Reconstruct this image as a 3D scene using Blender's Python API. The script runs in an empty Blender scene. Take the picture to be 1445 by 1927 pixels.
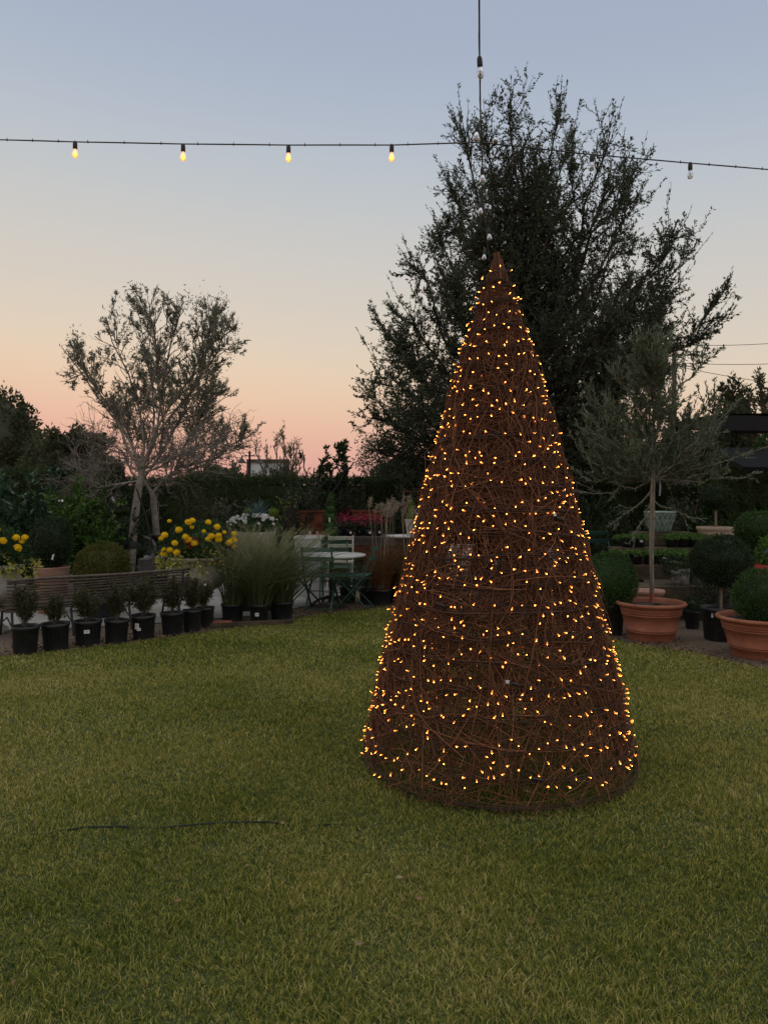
import bpy, math, random
import numpy as np
from mathutils import Vector, Matrix
R = math.radians
random.seed(7)
rng = np.random.default_rng(11)
sc = bpy.context.scene
COL = sc.collection

# ------------------------------------------------------------------ camera
F = 1448.0; CX = 722.5; HY = 930.0; CAMH = 1.5        # focal length / horizon in photo pixels
cd = bpy.data.cameras.new('camera'); cam = bpy.data.objects.new('camera', cd); COL.objects.link(cam)
cam.location = (0, 0, CAMH); cam.rotation_euler = (R(90), 0, 0)
cd.sensor_fit = 'VERTICAL'; cd.sensor_height = 24; cd.lens = 24*F/1927
cd.shift_y = -(963.5-HY)/1927
cd.clip_start = 0.05; cd.clip_end = 2000
sc.camera = cam

def X(px, d): return (px-CX)*d/F
def Z(py, d): return CAMH-(py-HY)*d/F
def D(py): return F*CAMH/(py-HY)                      # distance of a ground point
def lin(c):
    return tuple(((v/255)/12.92 if v/255 <= .04045 else ((v/255+.055)/1.055)**2.4) for v in c)+(1,)

# ------------------------------------------------------------------ world
w = bpy.data.worlds.new('World'); sc.world = w; w.use_nodes = True
nt = w.node_tree; nt.nodes.clear()
out = nt.nodes.new('ShaderNodeOutputWorld'); bg = nt.nodes.new('ShaderNodeBackground')
tc = nt.nodes.new('ShaderNodeTexCoord'); sep = nt.nodes.new('ShaderNodeSeparateXYZ')
nt.links.new(tc.outputs['Generated'], sep.inputs[0])
ma = nt.nodes.new('ShaderNodeMath'); ma.operation = 'MULTIPLY_ADD'; ma.inputs[1].default_value = .055
nt.links.new(sep.outputs['X'], ma.inputs[0]); nt.links.new(sep.outputs['Z'], ma.inputs[2])
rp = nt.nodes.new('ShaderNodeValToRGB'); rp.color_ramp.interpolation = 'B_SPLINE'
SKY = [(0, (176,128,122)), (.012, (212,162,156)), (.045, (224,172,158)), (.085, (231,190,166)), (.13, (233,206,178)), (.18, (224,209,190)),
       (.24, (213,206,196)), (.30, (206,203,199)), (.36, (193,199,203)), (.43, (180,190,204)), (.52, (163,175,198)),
       (.66, (172,180,198)), (.78, (226,224,224)), (1, (255,250,240))]  # zenith stops, above the frame, brightened to add light on the ground
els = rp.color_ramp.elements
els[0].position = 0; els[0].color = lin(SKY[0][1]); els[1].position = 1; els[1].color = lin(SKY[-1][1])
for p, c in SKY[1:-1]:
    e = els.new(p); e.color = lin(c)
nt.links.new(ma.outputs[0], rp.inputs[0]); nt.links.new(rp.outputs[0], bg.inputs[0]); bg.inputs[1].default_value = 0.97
sky = nt.nodes.new('ShaderNodeTexSky'); sky.sky_type = 'NISHITA'; sky.sun_disc = False
SUN_EL, SUN_AZ = 1.5, -18.0
sky.sun_elevation = R(SUN_EL); sky.sun_rotation = R(SUN_AZ)
bg2 = nt.nodes.new('ShaderNodeBackground'); bg2.inputs[1].default_value = 0.004
nt.links.new(sky.outputs[0], bg2.inputs[0])
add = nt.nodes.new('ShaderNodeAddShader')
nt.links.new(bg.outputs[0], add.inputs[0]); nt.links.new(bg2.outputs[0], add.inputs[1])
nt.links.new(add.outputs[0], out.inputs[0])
# the last glow of the sun, low behind the hedge
sl = bpy.data.lights.new('sun', 'SUN'); sl.energy = 0.06; sl.angle = R(15); sl.color = (1, .72, .5)
so = bpy.data.objects.new('sun', sl); COL.objects.link(so)
so.rotation_euler = (R(90-SUN_EL-3), 0, R(180-SUN_AZ))
sc.view_settings.view_transform = 'Standard'; sc.view_settings.look = 'None'
sc.view_settings.exposure = 0.0; sc.view_settings.gamma = 1

# ------------------------------------------------------------------ helpers
def norm(v): return v/np.maximum(np.linalg.norm(v, axis=-1, keepdims=True), 1e-9)
def unit(n, r=None):
    return norm((r or rng).normal(size=(n, 3)))

class G:
    def __init__(s): s.V = []; s.Fs = []; s.n = 0
    def add(s, V, Fc, mi=0, sm=False):
        V = np.asarray(V, float).reshape(-1, 3); Fc = np.asarray(Fc, int)
        if len(Fc) == 0: return s
        s.V.append(V); s.Fs.append((Fc+s.n, mi, sm)); s.n += len(V); return s
    def box(s, c, size, mi=0, rz=0.0, rx=0.0, ry=0.0):
        h = np.array(size)/2
        v = np.array([[x, y, z] for x in (-1, 1) for y in (-1, 1) for z in (-1, 1)])*h
        M = np.array(Matrix.Rotation(rz, 3, 'Z') @ Matrix.Rotation(ry, 3, 'Y') @ Matrix.Rotation(rx, 3, 'X'))
        return s.add(v@M.T+np.array(c), [(0,1,3,2),(4,6,7,5),(0,4,5,1),(2,3,7,6),(0,2,6,4),(1,5,7,3)], mi)
    def bar(s, p, q, wd, h, mi=0, up=(0,0,1)):
        p = np.array(p, float); q = np.array(q, float); t = norm(q-p); u = np.array(up, float)
        a = np.cross(t, u)
        if np.linalg.norm(a) < 1e-4: a = np.cross(t, [1, 0, 0])
        a = norm(a); b = np.cross(a, t)
        v = [e+a*wd/2*i+b*h/2*j for e in (p, q) for i, j in ((-1,-1),(1,-1),(1,1),(-1,1))]
        return s.add(v, [(3,2,1,0),(4,5,6,7),(0,1,5,4),(1,2,6,5),(2,3,7,6),(3,0,4,7)], mi)
    def tubes(s, P, rad, sides=4, mi=0, sm=True, caps=False):
        P = np.asarray(P, float)
        if P.ndim == 2: P = P[None]
        N, K, _ = P.shape
        rad = np.broadcast_to(np.asarray(rad, float), (N, K))
        T = np.gradient(P, axis=1); T = norm(T)
        ref = np.where(np.abs(T[:, :1, 2:3]) > .8, np.array([1., 0, 0]), np.array([0, 0, 1.]))
        A = norm(np.cross(T, np.broadcast_to(ref, T.shape))); B = np.cross(A, T)
        an = np.arange(sides)*2*math.pi/sides
        V = P[:, :, None]+rad[:, :, None, None]*(np.cos(an)[None, None, :, None]*A[:, :, None]+np.sin(an)[None, None, :, None]*B[:, :, None])
        i = np.arange(N)[:, None, None]*K*sides; k = np.arange(K-1)[None, :, None]*sides; j = np.arange(sides)[None, None, :]
        j2 = (j+1) % sides
        Fc = np.stack([i+k+j, i+k+j2, i+k+sides+j2, i+k+sides+j], -1).reshape(-1, 4)
        s.add(V, Fc, mi, sm)
        if caps:
            c = np.stack([np.arange(sides)[::-1]+n*K*sides for n in range(N)]+[np.arange(sides)+n*K*sides+(K-1)*sides for n in range(N)])
            s.Fs.append((c+s.n-len(V.reshape(-1, 3)), mi, False))
        return s
    def lathe(s, prof, seg=28, c=(0, 0, 0), mi=0, sm=True, wob=0.0):
        pr = np.array(prof, float); K = len(pr); an = np.arange(seg)*2*math.pi/seg
        V = np.stack([pr[:, None, 0]*np.cos(an), pr[:, None, 0]*np.sin(an), np.repeat(pr[:, 1:2], seg, 1)], -1)+np.array(c)
        k = np.arange(K-1)[:, None]*seg; j = np.arange(seg)[None]; j2 = (j+1) % seg
        return s.add(V, np.stack([k+j, k+j2, k+seg+j2, k+seg+j], -1).reshape(-1, 4), mi, sm)
    def disc(s, r, z, seg=24, c=(0, 0), mi=0):
        an = np.arange(seg)*2*math.pi/seg
        return s.add(np.stack([c[0]+r*np.cos(an), c[1]+r*np.sin(an), np.full(seg, z)], -1), [list(range(seg))], mi)
    def ball(s, c, r, seg=16, rings=10, mi=0, noise=0.0, sm=True, rg=None):
        r = np.array(r if hasattr(r, '__len__') else (r, r, r), float)
        th = np.linspace(0.02, math.pi-.02, rings+1); an = np.arange(seg)*2*math.pi/seg
        V = np.stack([np.sin(th)[:, None]*np.cos(an), np.sin(th)[:, None]*np.sin(an), np.repeat(np.cos(th)[:, None], seg, 1)], -1)
        if noise: V = V*(1+noise*(np.sin(V[..., :1]*7+V[..., 2:]*5+r[0]*31)+np.sin(V[..., 1:2]*9-V[..., 2:]*6)))
        V = V*r+np.array(c)
        k = np.arange(rings)[:, None]*seg; j = np.arange(seg)[None]; j2 = (j+1) % seg
        return s.add(V, np.stack([k+seg+j, k+seg+j2, k+j2, k+j], -1).reshape(-1, 4), mi, sm)
    def leaves(s, P, Dr, L, W, mi=0, fold=.15):
        n = len(P)
        if n == 0: return s
        L = np.broadcast_to(np.asarray(L, float), (n,))[:, None]; W = np.broadcast_to(np.asarray(W, float), (n,))[:, None]
        d = norm(Dr); sd = norm(np.cross(d, unit(n))); nn = np.cross(d, sd)
        m = P+d*L*.45+nn*L*fold
        V = np.stack([P, m+sd*W/2, P+d*L, m-sd*W/2], 1)
        return s.add(V, np.arange(n*4).reshape(n, 4), mi)
    def build(s, name, mats, parent=None, loc=None, tagd=None):
        me = bpy.data.meshes.new(name)
        V = np.concatenate(s.V) if s.V else np.zeros((0, 3))
        me.vertices.add(len(V)); me.vertices.foreach_set('co', V.astype(np.float32).ravel())
        nl = sum(f.size for f, _, _ in s.Fs); npol = sum(len(f) for f, _, _ in s.Fs)
        li = np.concatenate([f.ravel() for f, _, _ in s.Fs]); tot = np.concatenate([np.full(len(f), f.shape[1]) for f, _, _ in s.Fs])
        st = np.concatenate([[0], np.cumsum(tot)[:-1]])
        me.loops.add(nl); me.loops.foreach_set('vertex_index', li.astype(np.int32))
        me.polygons.add(npol); me.polygons.foreach_set('loop_start', st.astype(np.int32))
        me.polygons.foreach_set('material_index', np.concatenate([np.full(len(f), m) for f, m, _ in s.Fs]).astype(np.int32))
        me.polygons.foreach_set('use_smooth', np.concatenate([np.full(len(f), sm) for f, _, sm in s.Fs]))
        me.update(calc_edges=True)
        for m in (mats if isinstance(mats, (list, tuple)) else [mats]): me.materials.append(m)
        o = bpy.data.objects.new(name, me); COL.objects.link(o)
        if parent: o.parent = parent
        if loc is not None: o.location = loc
        return o

def tag(o, label=None, cat=None, group=None, kind=None):
    for k, v in (('label', label), ('category', cat), ('group', group), ('kind', kind)):
        if v: o[k] = v
    return o
def thing(name, label, cat, loc=(0, 0, 0), rz=0.0, group=None):
    o = bpy.data.objects.new(name, None); COL.objects.link(o); o.empty_display_size = .1
    o.location = loc; o.rotation_euler = (0, 0, rz)
    return tag(o, label, cat, group)
def copy_tree(o, parent=None):
    c = o.copy(); COL.objects.link(c); c.parent = parent
    for ch in [x for x in bpy.data.objects if x.parent == o]: copy_tree(ch, c)
    return c
def dup(o, loc, rz, label, group=None):
    c = copy_tree(o); c.location = loc; c.rotation_euler = (0, 0, rz); c['label'] = label
    if group: c['group'] = group
    return c

def mat(name, col, rough=.7, metal=0.0, var=.25, scale=8.0, bump=0.0, bscale=40.0, col2=None, spec=.5, coat=0.0):
    m = bpy.data.materials.new(name); m.use_nodes = True; t = m.node_tree; b = t.nodes['Principled BSDF']
    b.inputs['Roughness'].default_value = rough; b.inputs['Metallic'].default_value = metal
    b.inputs['Specular IOR Level'].default_value = spec; b.inputs['Coat Weight'].default_value = coat
    c = tuple(col)+(1,) if len(col) == 3 else tuple(col)
    c2 = tuple(min(1, v*(1-var)) for v in c[:3])+(1,) if col2 is None else tuple(col2)+(1,)
    tcn = t.nodes.new('ShaderNodeTexCoord'); nz = t.nodes.new('ShaderNodeTexNoise'); nz.inputs['Scale'].default_value = scale
    nz.inputs['Detail'].default_value = 6
    t.links.new(tcn.outputs['Object'], nz.inputs['Vector'])
    cr = t.nodes.new('ShaderNodeValToRGB'); cr.color_ramp.elements[0].position = .35; cr.color_ramp.elements[1].position = .68
    cr.color_ramp.elements[0].color = c2; cr.color_ramp.elements[1].color = c
    t.links.new(nz.outputs[0], cr.inputs[0]); t.links.new(cr.outputs[0], b.inputs['Base Color'])
    if bump:
        n2 = t.nodes.new('ShaderNodeTexNoise'); n2.inputs['Scale'].default_value = bscale; n2.inputs['Detail'].default_value = 5
        t.links.new(tcn.outputs['Object'], n2.inputs['Vector'])
        bp = t.nodes.new('ShaderNodeBump'); bp.inputs['Strength'].default_value = bump; bp.inputs['Distance'].default_value = .02
        t.links.new(n2.outputs[0], bp.inputs['Height']); t.links.new(bp.outputs[0], b.inputs['Normal'])
    return m
def bloom(m, col, lo=.55, hi=.75, scale=3.5, amt=.6):
    t = m.node_tree; b = t.nodes['Principled BSDF']; src = b.inputs['Base Color'].links[0].from_socket
    tcn = t.nodes.new('ShaderNodeTexCoord'); nz = t.nodes.new('ShaderNodeTexNoise'); nz.inputs['Scale'].default_value = scale; nz.inputs['Detail'].default_value = 9; nz.inputs['Roughness'].default_value = .68
    mp = t.nodes.new('ShaderNodeMapping'); mp.inputs['Scale'].default_value = (1, 1, 2.2); t.links.new(tcn.outputs['Object'], mp.inputs[0]); t.links.new(mp.outputs[0], nz.inputs['Vector'])
    mr = t.nodes.new('ShaderNodeMapRange'); mr.inputs[1].default_value = lo; mr.inputs[2].default_value = hi; mr.inputs[4].default_value = amt
    mx = t.nodes.new('ShaderNodeMix'); mx.data_type = 'RGBA'; mx.inputs[7].default_value = tuple(col)+(1,)
    t.links.new(nz.outputs[0], mr.inputs[0]); t.links.new(mr.outputs[0], mx.inputs[0]); t.links.new(src, mx.inputs[6]); t.links.new(mx.outputs[2], b.inputs['Base Color'])
def leafmat(name, cols, rough=.55, trans=.25, patch=None, pscale=.8, spec=.3):
    """foliage: every leaf gets one of the colours, by island"""
    m = bpy.data.materials.new(name); m.use_nodes = True; t = m.node_tree; b = t.nodes['Principled BSDF']
    b.inputs['Roughness'].default_value = rough; b.inputs['Specular IOR Level'].default_value = spec
    ge = t.nodes.new('ShaderNodeNewGeometry'); cr = t.nodes.new('ShaderNodeValToRGB')
    e = cr.color_ramp.elements; e[0].position = 0; e[0].color = tuple(cols[0])+(1,); e[1].position = 1; e[1].color = tuple(cols[-1])+(1,)
    for i, c in enumerate(cols[1:-1]): e.new((i+1)/(len(cols)-1)).color = tuple(c)+(1,)
    src = ge.outputs['Random Per Island']
    if patch:
        tcn = t.nodes.new('ShaderNodeTexCoord'); nz = t.nodes.new('ShaderNodeTexNoise'); nz.inputs['Scale'].default_value = pscale; nz.inputs['Detail'].default_value = 4
        t.links.new(tcn.outputs['Object'], nz.inputs['Vector'])
        mm = t.nodes.new('ShaderNodeMath'); mm.operation = 'MULTIPLY_ADD'; mm.inputs[1].default_value = patch; 
        m2 = t.nodes.new('ShaderNodeMath'); m2.operation = 'SUBTRACT'; m2.inputs[1].default_value = .5
        t.links.new(nz.outputs[0], m2.inputs[0]); t.links.new(m2.outputs[0], mm.inputs[0]); t.links.new(src, mm.inputs[2]); src = mm.outputs[0]
    t.links.new(src, cr.inputs[0]); t.links.new(cr.outputs[0], b.inputs['Base Color'])
    if trans:
        tr = t.nodes.new('ShaderNodeBsdfTranslucent'); mx = t.nodes.new('ShaderNodeMixShader'); mx.inputs[0].default_value = trans
        t.links.new(cr.outputs[0], tr.inputs[0]); t.links.new(b.outputs[0], mx.inputs[1]); t.links.new(tr.outputs[0], mx.inputs[2])
        t.links.new(mx.outputs[0], t.nodes['Material Output'].inputs[0])
    return m
def emis(name, col, st):
    m = bpy.data.materials.new(name); m.use_nodes = True; b = m.node_tree.nodes['Principled BSDF']
    b.inputs['Base Color'].default_value = tuple(col)+(1,); b.inputs['Emission Color'].default_value = tuple(col)+(1,)
    b.inputs['Emission Strength'].default_value = st; b.inputs['Roughness'].default_value = .3
    return m
def glassmat(name, tint, alpha, glow=None):
    m = bpy.data.materials.new(name); m.use_nodes = True; t = m.node_tree; t.nodes.remove(t.nodes['Principled BSDF'])
    tr = t.nodes.new('ShaderNodeBsdfTransparent'); gl = t.nodes.new('ShaderNodeBsdfGlossy'); gl.inputs['Roughness'].default_value = .08
    tr.inputs[0].default_value = tuple(tint)+(1,)
    fr = t.nodes.new('ShaderNodeFresnel'); fr.inputs[0].default_value = 1.5
    ad = t.nodes.new('ShaderNodeMath'); ad.operation = 'ADD'; ad.inputs[1].default_value = alpha; ad.use_clamp = True
    mx = t.nodes.new('ShaderNodeMixShader'); t.links.new(fr.outputs[0], ad.inputs[0]); t.links.new(ad.outputs[0], mx.inputs[0])
    t.links.new(tr.outputs[0], mx.inputs[1]); t.links.new(gl.outputs[0], mx.inputs[2])
    if glow:
        em = t.nodes.new('ShaderNodeEmission'); em.inputs[0].default_value = tuple(glow[0])+(1,); em.inputs[1].default_value = glow[1]
        ads = t.nodes.new('ShaderNodeAddShader'); t.links.new(mx.outputs[0], ads.inputs[0]); t.links.new(em.outputs[0], ads.inputs[1]); mx = ads
    t.links.new(mx.outputs[0], t.nodes['Material Output'].inputs[0])
    return m

# growth: children paths sprouting from parent paths (N,K,3)
def spawn(P, n, t0, t1, wt, wr, up, L0, L1, curl=0.0, K=4, wob=.03, taper=.35, bias=None, outw=None):
    idx = rng.integers(len(P), size=n); t = rng.uniform(t0, t1, n); Kp = P.shape[1]
    f = t*(Kp-1); i = np.clip(f.astype(int), 0, Kp-2); fr = (f-i)[:, None]
    p = P[idx, i]*(1-fr)+P[idx, i+1]*fr; tan = norm(P[idx, i+1]-P[idx, i])
    d = tan*wt+unit(n)*wr+np.array([0, 0, up])
    if bias is not None: d = d+bias
    if outw is not None: d = d+outw[1]*norm(p-np.array(outw[0]))
    d = norm(d); L = rng.uniform(L0, L1, n)*(1-taper*t)
    s = np.linspace(0, 1, K)[None, :, None]
    path = p[:, None]+d[:, None]*L[:, None, None]*s+np.array([0, 0, 1.])*curl*L[:, None, None]*s**2
    w_ = rng.normal(size=(n, K, 3))*wob*L[:, None, None]; w_[:, 0] = 0
    return path+w_
def limbs(p0, p1, K=7, rise=.3, wob=.02):
    p0 = np.asarray(p0, float); p1 = np.asarray(p1, float)
    L = np.linalg.norm(p1-p0, axis=1, keepdims=True); mid = (p0+p1)/2+np.concatenate([np.zeros((len(p0), 2)), -L*rise*.5], 1)*-1
    s = np.linspace(0, 1, K)[None, :, None]
    P = (1-s)**2*p0[:, None]+2*s*(1-s)*mid[:, None]+s**2*p1[:, None]
    w_ = rng.normal(size=P.shape)*wob*L[:, None]; w_[:, 0] = 0; w_[:, -1] = 0
    return P+w_
def along(P, n, t0=.1, t1=1.0, spread=.6, fwd=.8):
    idx = rng.integers(len(P), size=n); t = rng.uniform(t0, t1, n); Kp = P.shape[1]
    f = t*(Kp-1); i = np.clip(f.astype(int), 0, Kp-2); fr = (f-i)[:, None]
    p = P[idx, i]*(1-fr)+P[idx, i+1]*fr; tan = norm(P[idx, i+1]-P[idx, i])
    return p, norm(tan*fwd+unit(n)*spread)
def taper(P, a, b): return np.linspace(a, b, P.shape[1])[None]*np.ones((len(P), 1))

# ------------------------------------------------------------------ materials
M = {}
M['soil'] = mat('soil', (.07, .05, .035), .95, var=.5, scale=30, bump=.6, bscale=90)
M['bark'] = mat('bark', (.16, .135, .11), .9, var=.5, scale=20, bump=.5, bscale=60)
M['barkp'] = mat('bark_pale', (.33, .295, .245), .9, var=.45, scale=14, bump=.5, bscale=60)
M['twigp'] = mat('twig_pale', (.22, .19, .15), .9, var=.3)
M['barkd'] = mat('bark_dark', (.06, .05, .04), .9, var=.4)
M['plast'] = mat('black_plastic', (.017, .020, .023), .42, var=.3, scale=12, spec=.5)
M['terra'] = mat('terracotta', (.40, .145, .075), .8, col2=(.27, .092, .05), scale=5, bump=.15, bscale=60)
M['terra2'] = mat('terracotta_pink', (.50, .28, .20), .8, col2=(.36, .19, .14), scale=6, bump=.15)
M['beige'] = mat('beige_clay', (.48, .36, .26), .8, col2=(.36, .26, .18), scale=6, bump=.2)
M['stone'] = mat('cast_stone', (.46, .43, .37), .85, col2=(.32, .29, .25), scale=5, bump=.3, bscale=30)
M['white'] = mat('white_enamel', (.62, .62, .60), .5, var=.15, scale=6)
M['tagw'] = mat('white_tag', (.75, .75, .75), .6, var=.05)
M['ink'] = mat('tag_print', (.08, .08, .08), .7)
M['gmetal'] = mat('green_metal', (.025, .085, .062), .45, var=.2, scale=20)
M['cream'] = mat('cream_metal', (.5, .49, .40), .5, var=.1)
M['iron'] = mat('dark_iron', (.03, .028, .026), .55, var=.3)
M['brz'] = mat('weathered_slats', (.12, .095, .07), .6, col2=(.06, .048, .036), scale=18, bump=.1)
M['wick'] = mat('grey_wicker', (.26, .24, .21), .85, col2=(.07, .06, .05), scale=90, bump=.8, bscale=120)
M['wood'] = mat('old_timber', (.12, .085, .05), .9, col2=(.05, .036, .022), scale=9, bump=.3)
M['woodd'] = mat('dark_timber', (.075, .06, .05), .8, col2=(.035, .028, .022), scale=9, bump=.3)
M['corten'] = mat('rusted_steel', (.20, .055, .022), .85, col2=(.10, .028, .014), scale=5, bump=.2)
M['glazg'] = mat('green_glaze', (.10, .12, .02), .18, col2=(.05, .06, .015), scale=6, coat=.5)
M['glazb'] = mat('pale_green_glaze', (.26, .34, .29), .22, col2=(.18, .25, .21), scale=10, coat=.4)
M['conc'] = mat('concrete', (.42, .41, .38), .9, col2=(.30, .29, .27), scale=2.5, bump=.2)
M['gravel'] = mat('gravel', (.26, .20, .14), .95, col2=(.10, .075, .05), scale=60, bump=1.0, bscale=70)
M['cloth'] = mat('shade_cloth', (.012, .012, .013), .9)
M['roofd'] = mat('dark_roof', (.007, .008, .009), .9, spec=.15)
M['wallp'] = mat('pale_siding', (.46, .38, .30), .8, var=.1)
M['cable'] = mat('cable_rubber', (.022, .016, .014), .5)
M['hose'] = mat('hose_rubber', (.025, .04, .03), .6, spec=.2)
M['rope'] = mat('strap', (.03, .035, .03), .7)
M['stake'] = mat('bamboo_stake', (.30, .24, .16), .7, col2=(.2, .15, .1), scale=20)
M['red'] = mat('red_ribbon', (.45, .03, .02), .6)
M['lilac'] = mat('lilac_tape', (.34, .30, .42), .6)

bloom(M['terra'], (.50, .33, .24), .55, .78, 4, .35); bloom(M['terra'], (.12, .06, .035), .56, .7, 7, .5); bloom(M['terra2'], (.6, .48, .4), .5, .7, 5, .6); bloom(M['plast'], (.09, .085, .075), .5, .8, 7, .6); bloom(M['stone'], (.14, .13, .10), .55, .8, 5, .5)
L = {}
L['oak'] = leafmat('leaf_oak', [(.045, .064, .036), (.07, .094, .052), (.10, .125, .072), (.15, .17, .11)], .55, .35)
L['olive'] = leafmat('leaf_olive', [(.06, .09, .045), (.10, .14, .07), (.15, .19, .11), (.23, .27, .18)], .5)
L['oliveold'] = leafmat('leaf_old_olive', [(.10, .115, .075), (.16, .175, .115), (.22, .225, .16), (.30, .30, .24)], .5, .4)
L['box'] = leafmat('leaf_boxwood', [(0.01875, 0.04688, 0.01562), (0.03438, 0.08125, 0.02188), (0.0625, 0.1329, 0.03125), (0.09375, 0.1719, 0.04375)], .45)
L['boxd'] = leafmat('leaf_dark_boxwood', [(0.02028, 0.03718, 0.0169), (0.0338, 0.06084, 0.02366), (0.05408, 0.0845, 0.03042)], .45)
L['shrub'] = leafmat('leaf_shrub', [(0.0399, 0.04332, 0.02052), (0.057, 0.0627, 0.02508), (0.0798, 0.0855, 0.0342), (0.114, 0.1026, 0.0456)], .55)
L['hedge'] = leafmat('leaf_hedge', [(0.02275, 0.03575, 0.013), (0.04225, 0.06825, 0.0195), (0.07313, 0.1008, 0.02925)], .6)
L['hedget'] = leafmat('leaf_hedge_light', [(0.032, 0.048, 0.016), (0.056, 0.08, 0.028), (0.088, 0.112, 0.044)], .6)
L['laurel'] = leafmat('leaf_laurel', [(0.02592, 0.0648, 0.03168), (0.0432, 0.1008, 0.04896), (0.072, 0.1368, 0.072)], .28, spec=.6)
L['citrus'] = leafmat('leaf_citrus', [(0.033, 0.0825, 0.0132), (0.0605, 0.143, 0.0198), (0.11, 0.209, 0.033)], .35, spec=.5)
L['gold'] = leafmat('leaf_golden_ball', [(0.0575, 0.06325, 0.0115), (0.1035, 0.1092, 0.0207), (0.161, 0.161, 0.0322)], .55)
L['fern'] = leafmat('leaf_fern', [(0.05, 0.11, 0.02), (0.09, 0.19, 0.03), (0.15, 0.27, 0.05)], .5)
L['grass'] = leafmat('blade_lawn', [(.068, .105, .018), (.165, .215, .036), (.29, .305, .060), (.45, .41, .11), (.64, .54, .22)], .9, .35, patch=1.3, pscale=.6, spec=.05)
L['tallg'] = leafmat('blade_tall_grass', [(0.05, 0.075, 0.028), (0.09, 0.115, 0.042), (0.14, 0.155, 0.065)], .6, .3)
L['plume'] = leafmat('plume_pale', [(.22, .23, .11), (.30, .30, .16), (.40, .38, .23)], .7, .4)
L['copper'] = leafmat('blade_copper', [(0.1, 0.042, 0.018), (0.17, 0.07, 0.03), (0.25, 0.12, 0.05)], .6, .3)
L['tan'] = leafmat('plume_tan', [(0.252, 0.198, 0.144), (0.36, 0.297, 0.225), (0.45, 0.378, 0.297)], .7, .3)
L['blueg'] = leafmat('leaf_blue_green', [(0.04, 0.085, 0.06), (0.07, 0.13, 0.095), (0.11, 0.18, 0.14)], .5)
L['agave'] = leafmat('leaf_agave', [(0.05, 0.1, 0.1), (0.08, 0.14, 0.135), (0.11, 0.18, 0.17)], .5)
L['lime'] = leafmat('leaf_lime', [(0.1, 0.18, 0.02), (0.17, 0.27, 0.035), (0.25, 0.36, 0.05)], .5)
L['varg'] = leafmat('leaf_variegated', [(0.2, 0.22, 0.03), (0.38, 0.38, 0.07), (0.55, 0.52, 0.16)], .5)
L['mum'] = leafmat('leaf_marigold', [(0.0144, 0.042, 0.0144), (0.024, 0.066, 0.0192), (0.042, 0.09, 0.0264)], .5)
L['yel'] = leafmat('petal_yellow', [(.93, .62, .008), (.96, .72, .015), (.97, .80, .05)], .6, .35)
L['whi'] = leafmat('petal_white', [(0.6, 0.62, 0.6), (0.75, 0.76, 0.74), (0.85, 0.85, 0.82)], .6, .2)
L['mag'] = leafmat('petal_magenta', [(0.2, 0.012, 0.035), (0.32, 0.02, 0.06), (0.5, 0.05, 0.12)], .5, .2)
L['redl'] = leafmat('leaf_red', [(0.3, 0.03, 0.012), (0.45, 0.06, 0.02)], .5, .2)
L['far'] = leafmat('leaf_far', [(0.03335, 0.04335, 0.02001), (0.05836, 0.0667, 0.03002), (0.08337, 0.09171, 0.04669)], .7, .2)
L['far2'] = leafmat('leaf_far_lighter', [(.06, .075, .035), (.09, .105, .05), (.13, .14, .08)], .7, .3)
L['vine'] = leafmat('stem_vine', [(.065, .028, .016), (.14, .057, .029), (.23, .095, .046), (.32, .15, .08)], .85, 0)
L['vined'] = leafmat('stem_vine_dark', [(0.06, 0.034, 0.023), (0.1, 0.056, 0.038)], .85, 0)
M['gpetal'] = glassmat('clear_glass', (.93, .94, .95), .26)
M['glit'] = glassmat('warm_glass', (1, .80, .45), .05, ((1, .36, .05), 1.0))

# ------------------------------------------------------------------ ground
def flat(name, pts, z, m, label=None):
    g = G(); g.add([(x, y, z) for x, y in pts], [list(range(len(pts)))]); o = g.build(name, m); tag(o, kind='structure', label=label); return o
flat('ground', [(-300, -60), (300, -60), (300, 600), (-300, 600)], 0.0, M['gravel'])
EDGE = [(-260, 1272), (-100, 1252), (0, 1240), (75, 1229), (170, 1221), (270, 1209), (400, 1189), (480, 1177), (560, 1166), (640, 1152), (740, 1144),
        (900, 1150), (1050, 1168), (1130, 1198), (1200, 1216), (1300, 1230), (1445, 1264), (1640, 1305)]
EW = np.array([(X(a, D(b)), D(b)) for a, b in EDGE])
def edge_y(x): return np.interp(x, EW[:, 0], EW[:, 1])
lawnm = mat('lawn_soil', (.075, .095, .022), .95, col2=(.040, .055, .014), scale=14, bump=.8, bscale=60)
flat('lawn', [(-9, -5)]+[(-9, EW[0, 1]-.6)]+[tuple(p) for p in EW]+[(9, EW[-1, 1]-1.2), (9, -5)][0:2], .006, lawnm)
slab = [(-140, 1192), (60, 1186), (200, 1180), (345, 1170), (470, 1160), (600, 1138), (650, 1122), (640, 1085), (560, 1062), (470, 1075), (400, 1105), (200, 1140), (-140, 1158)]
flat('patio_slab', [(X(a, D(b)), D(b)) for a, b in slab], .010, M['conc'])
# mulch litter strip between pots and lawn
g = G(); n = 5200
ex = rng.uniform(-5, 4.6, n); ey = edge_y(ex)+np.abs(rng.normal(0, .38, n))-.04
g.leaves(np.stack([ex, ey, rng.uniform(.008, .022, n)], 1), np.stack([rng.normal(size=n), rng.normal(size=n), rng.normal(size=n)*.12], 1), rng.uniform(.02, .06, n), rng.uniform(.008, .02, n))
tag(g.build('mulch', leafmat('mulch_chips', [(.05, .03, .018), (.12, .075, .045), (.24, .17, .11)], .9, 0)), 'loose brown bark mulch along the lawn edge', 'mulch', kind='stuff')

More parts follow.
